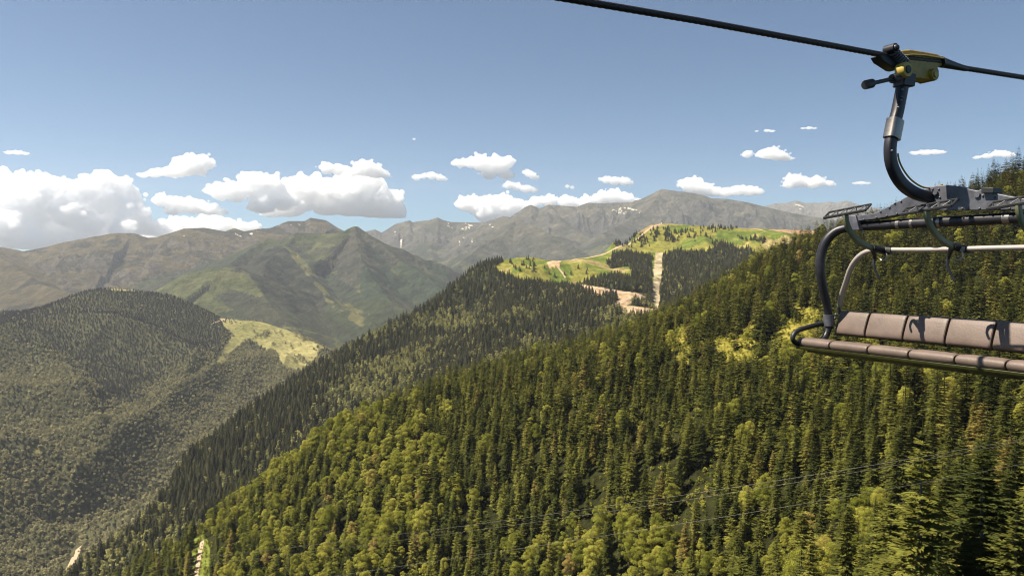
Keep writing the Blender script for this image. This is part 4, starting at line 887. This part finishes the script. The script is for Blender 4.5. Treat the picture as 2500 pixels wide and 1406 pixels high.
m = MB(); m.prism([bc(*p) for p in ((2142,138),(2150,151),(2181,171),(2190,172),(2198,160),(2204,150),(2180,136),(2158,131))], 'a', HA - .09, HA + .03); m.build('grip_jaw', M_dark, grip, bevel=.01)
m = MB(); p0 = Vector((HA + .05, *bc(2166,126))); p1 = Vector((HA + .05, *bc(2200,160))); dv = (p1 - p0); e1 = Vector((1, 0, 0)); e2 = dv.cross(e1).normalized(); hx = []
for k in range(8 * 14 + 1):
    t = k / (8 * 14); an = 2 * math.pi * 8 * t; hx.append(tuple(p0 + dv * t + (e1 * math.cos(an) + e2 * math.sin(an)) * .05))
m.tube(hx, .0105, n=6, smooth=1); m.build('spring', M_galv, grip)
m = MB(); q = bc(2166,123); m.tube([(HA - .02, q[0], q[1]), (HA + .10, q[0], q[1])], .050, n=18, smooth=1); m.ball((HA + .10, q[0], q[1]), .038); m.build('spring_cap', M_dark, grip)
m = MB(); a_ = HA + .06; m.tube([(a_, *bc(2200,188,a_)), (a_, *bc(2126,205,a_))], .022, n=14, smooth=1); m.tube([(a_, *bc(2193,190,a_)), (a_, *bc(2178,193,a_))], .05, n=14, smooth=1); m.tube([(a_, *bc(2129,204,a_)), (a_, *bc(2112,208,a_))], .048, n=16, smooth=1); m.build('lever', M_black, grip, bevel=.004)
m = MB(); m.tube([S(2296,152,a=HA), S(2325,160,a=HA), S(2360,169,a=HA)], [.062, .045, .028], n=16); m.build('rope_guide', M_dark, grip)
m = MB(); m.prism([bc(*p) for p in ((2196,180),(2224,184),(2220,215),(2192,212))], 'a', HA - .07, HA + .07); m.build('hanger_head', M_dark, grip, bevel=.012)

# haul rope with its twisted strands
rp0 = [bc(*p) for p in ((1380,-3),(1700,51),(2145,133),(2215,143),(2300,152),(2360,168),(2500,190))]
rb = np.array([p[0] for p in rp0])[::-1]; rc_ = np.array([p[1] for p in rp0])[::-1]
bs = np.concatenate([np.linspace(-260, -6, 120, endpoint=False), np.arange(-6, 8, .016), np.linspace(8, 60, 60)])
sl0 = (rc_[1] - rc_[0]) / (rb[1] - rb[0]); sl1 = (rc_[-1] - rc_[-2]) / (rb[-1] - rb[-2])
cs_ = np.interp(bs, rb, rc_); cs_ = np.where(bs < rb[0], rc_[0] + sl0 * (bs - rb[0]), cs_); cs_ = np.where(bs > rb[-1], rc_[-1] + sl1 * (bs - rb[-1]), cs_)
V = []; nr = 20; tt = np.arange(nr) / nr * 2 * math.pi
for b, c in zip(bs, cs_):
    q = .0275 * (1 + .28 * np.abs(np.cos(3 * (tt - b * 2 * math.pi / .42))) - .14)
    for t, rr in zip(tt, q): V.append(at3(HA + math.cos(t) * rr, b, c + math.sin(t) * rr))
ii = np.arange(len(bs) * nr).reshape(len(bs), nr); Fq = np.stack([ii[:-1], np.roll(ii, -1, 1)[:-1], np.roll(ii, -1, 1)[1:], ii[1:]], -1).reshape(-1, 4)
M_rope = metal('greased_wire_rope', (.035, .030, .030), .45, .5, 40, .4)
o = bpy.data.objects.new('haul_rope', mesh_np('haul_rope', np.array([tuple(v) for v in V]), Fq, None, M_rope)); C.objects.link(o)
tag(o, 'thick dark twisted steel rope running overhead through the yellow grip', 'cable')
# thin wires over the forest
M_wire = metal('weathered_wire', (.10, .095, .075), .4, .4, 3, .2)
def wire(pts, D0, D1, label, r_=.010):
    P = np.array([world_pt(x, y, D0 + (D1 - D0) * i / (len(pts) - 1)) for i, (x, y) in enumerate(pts)])
    ti = np.linspace(0, len(P) - 1, 160); Q_ = np.stack([np.interp(ti, np.arange(len(P)), P[:, j]) for j in range(3)], 1)
    xx = np.linspace(-1, 1, 160)
    for j in range(3): Q_[:, j] = np.polyval(np.polyfit(xx, Q_[:, j], 3), xx)
    V = []; n_8 = 6
    for p in Q_:
        for k in range(n_8): V.append((p[0], p[1] + math.cos(k * math.pi / 3) * r_, p[2] + math.sin(k * math.pi / 3) * r_))
    ii = np.arange(len(V)).reshape(-1, n_8); Fq = np.stack([ii[:-1], np.roll(ii, -1, 1)[:-1], np.roll(ii, -1, 1)[1:], ii[1:]], -1).reshape(-1, 4)
    o = bpy.data.objects.new('power_line', mesh_np('power_line', np.array(V), Fq, None, M_wire)); C.objects.link(o); tag(o, label, 'wire', 'thin wires crossing above the lower forest')
wire([(-400,1440),(104,1404),(540,1356),(900,1311),(1324,1258),(1698,1204),(2037,1153),(2400,1085),(2800,1015)], 82, 62, 'uppermost of the three thin wires crossing above the lower forest')
wire([(-200,1450),(310,1405),(900,1331),(1286,1275),(1700,1216),(2074,1156),(2186,1138),(2355,1099),(2560,1060),(2850,1005)], 78, 58, 'middle one of the three thin wires crossing above the lower forest')
wire([(400,1460),(830,1406),(1361,1326),(1700,1271),(2074,1209),(2224,1183),(2355,1159),(2600,1112),(2850,1065)], 70, 52, 'lowest of the three thin wires crossing above the lower forest')
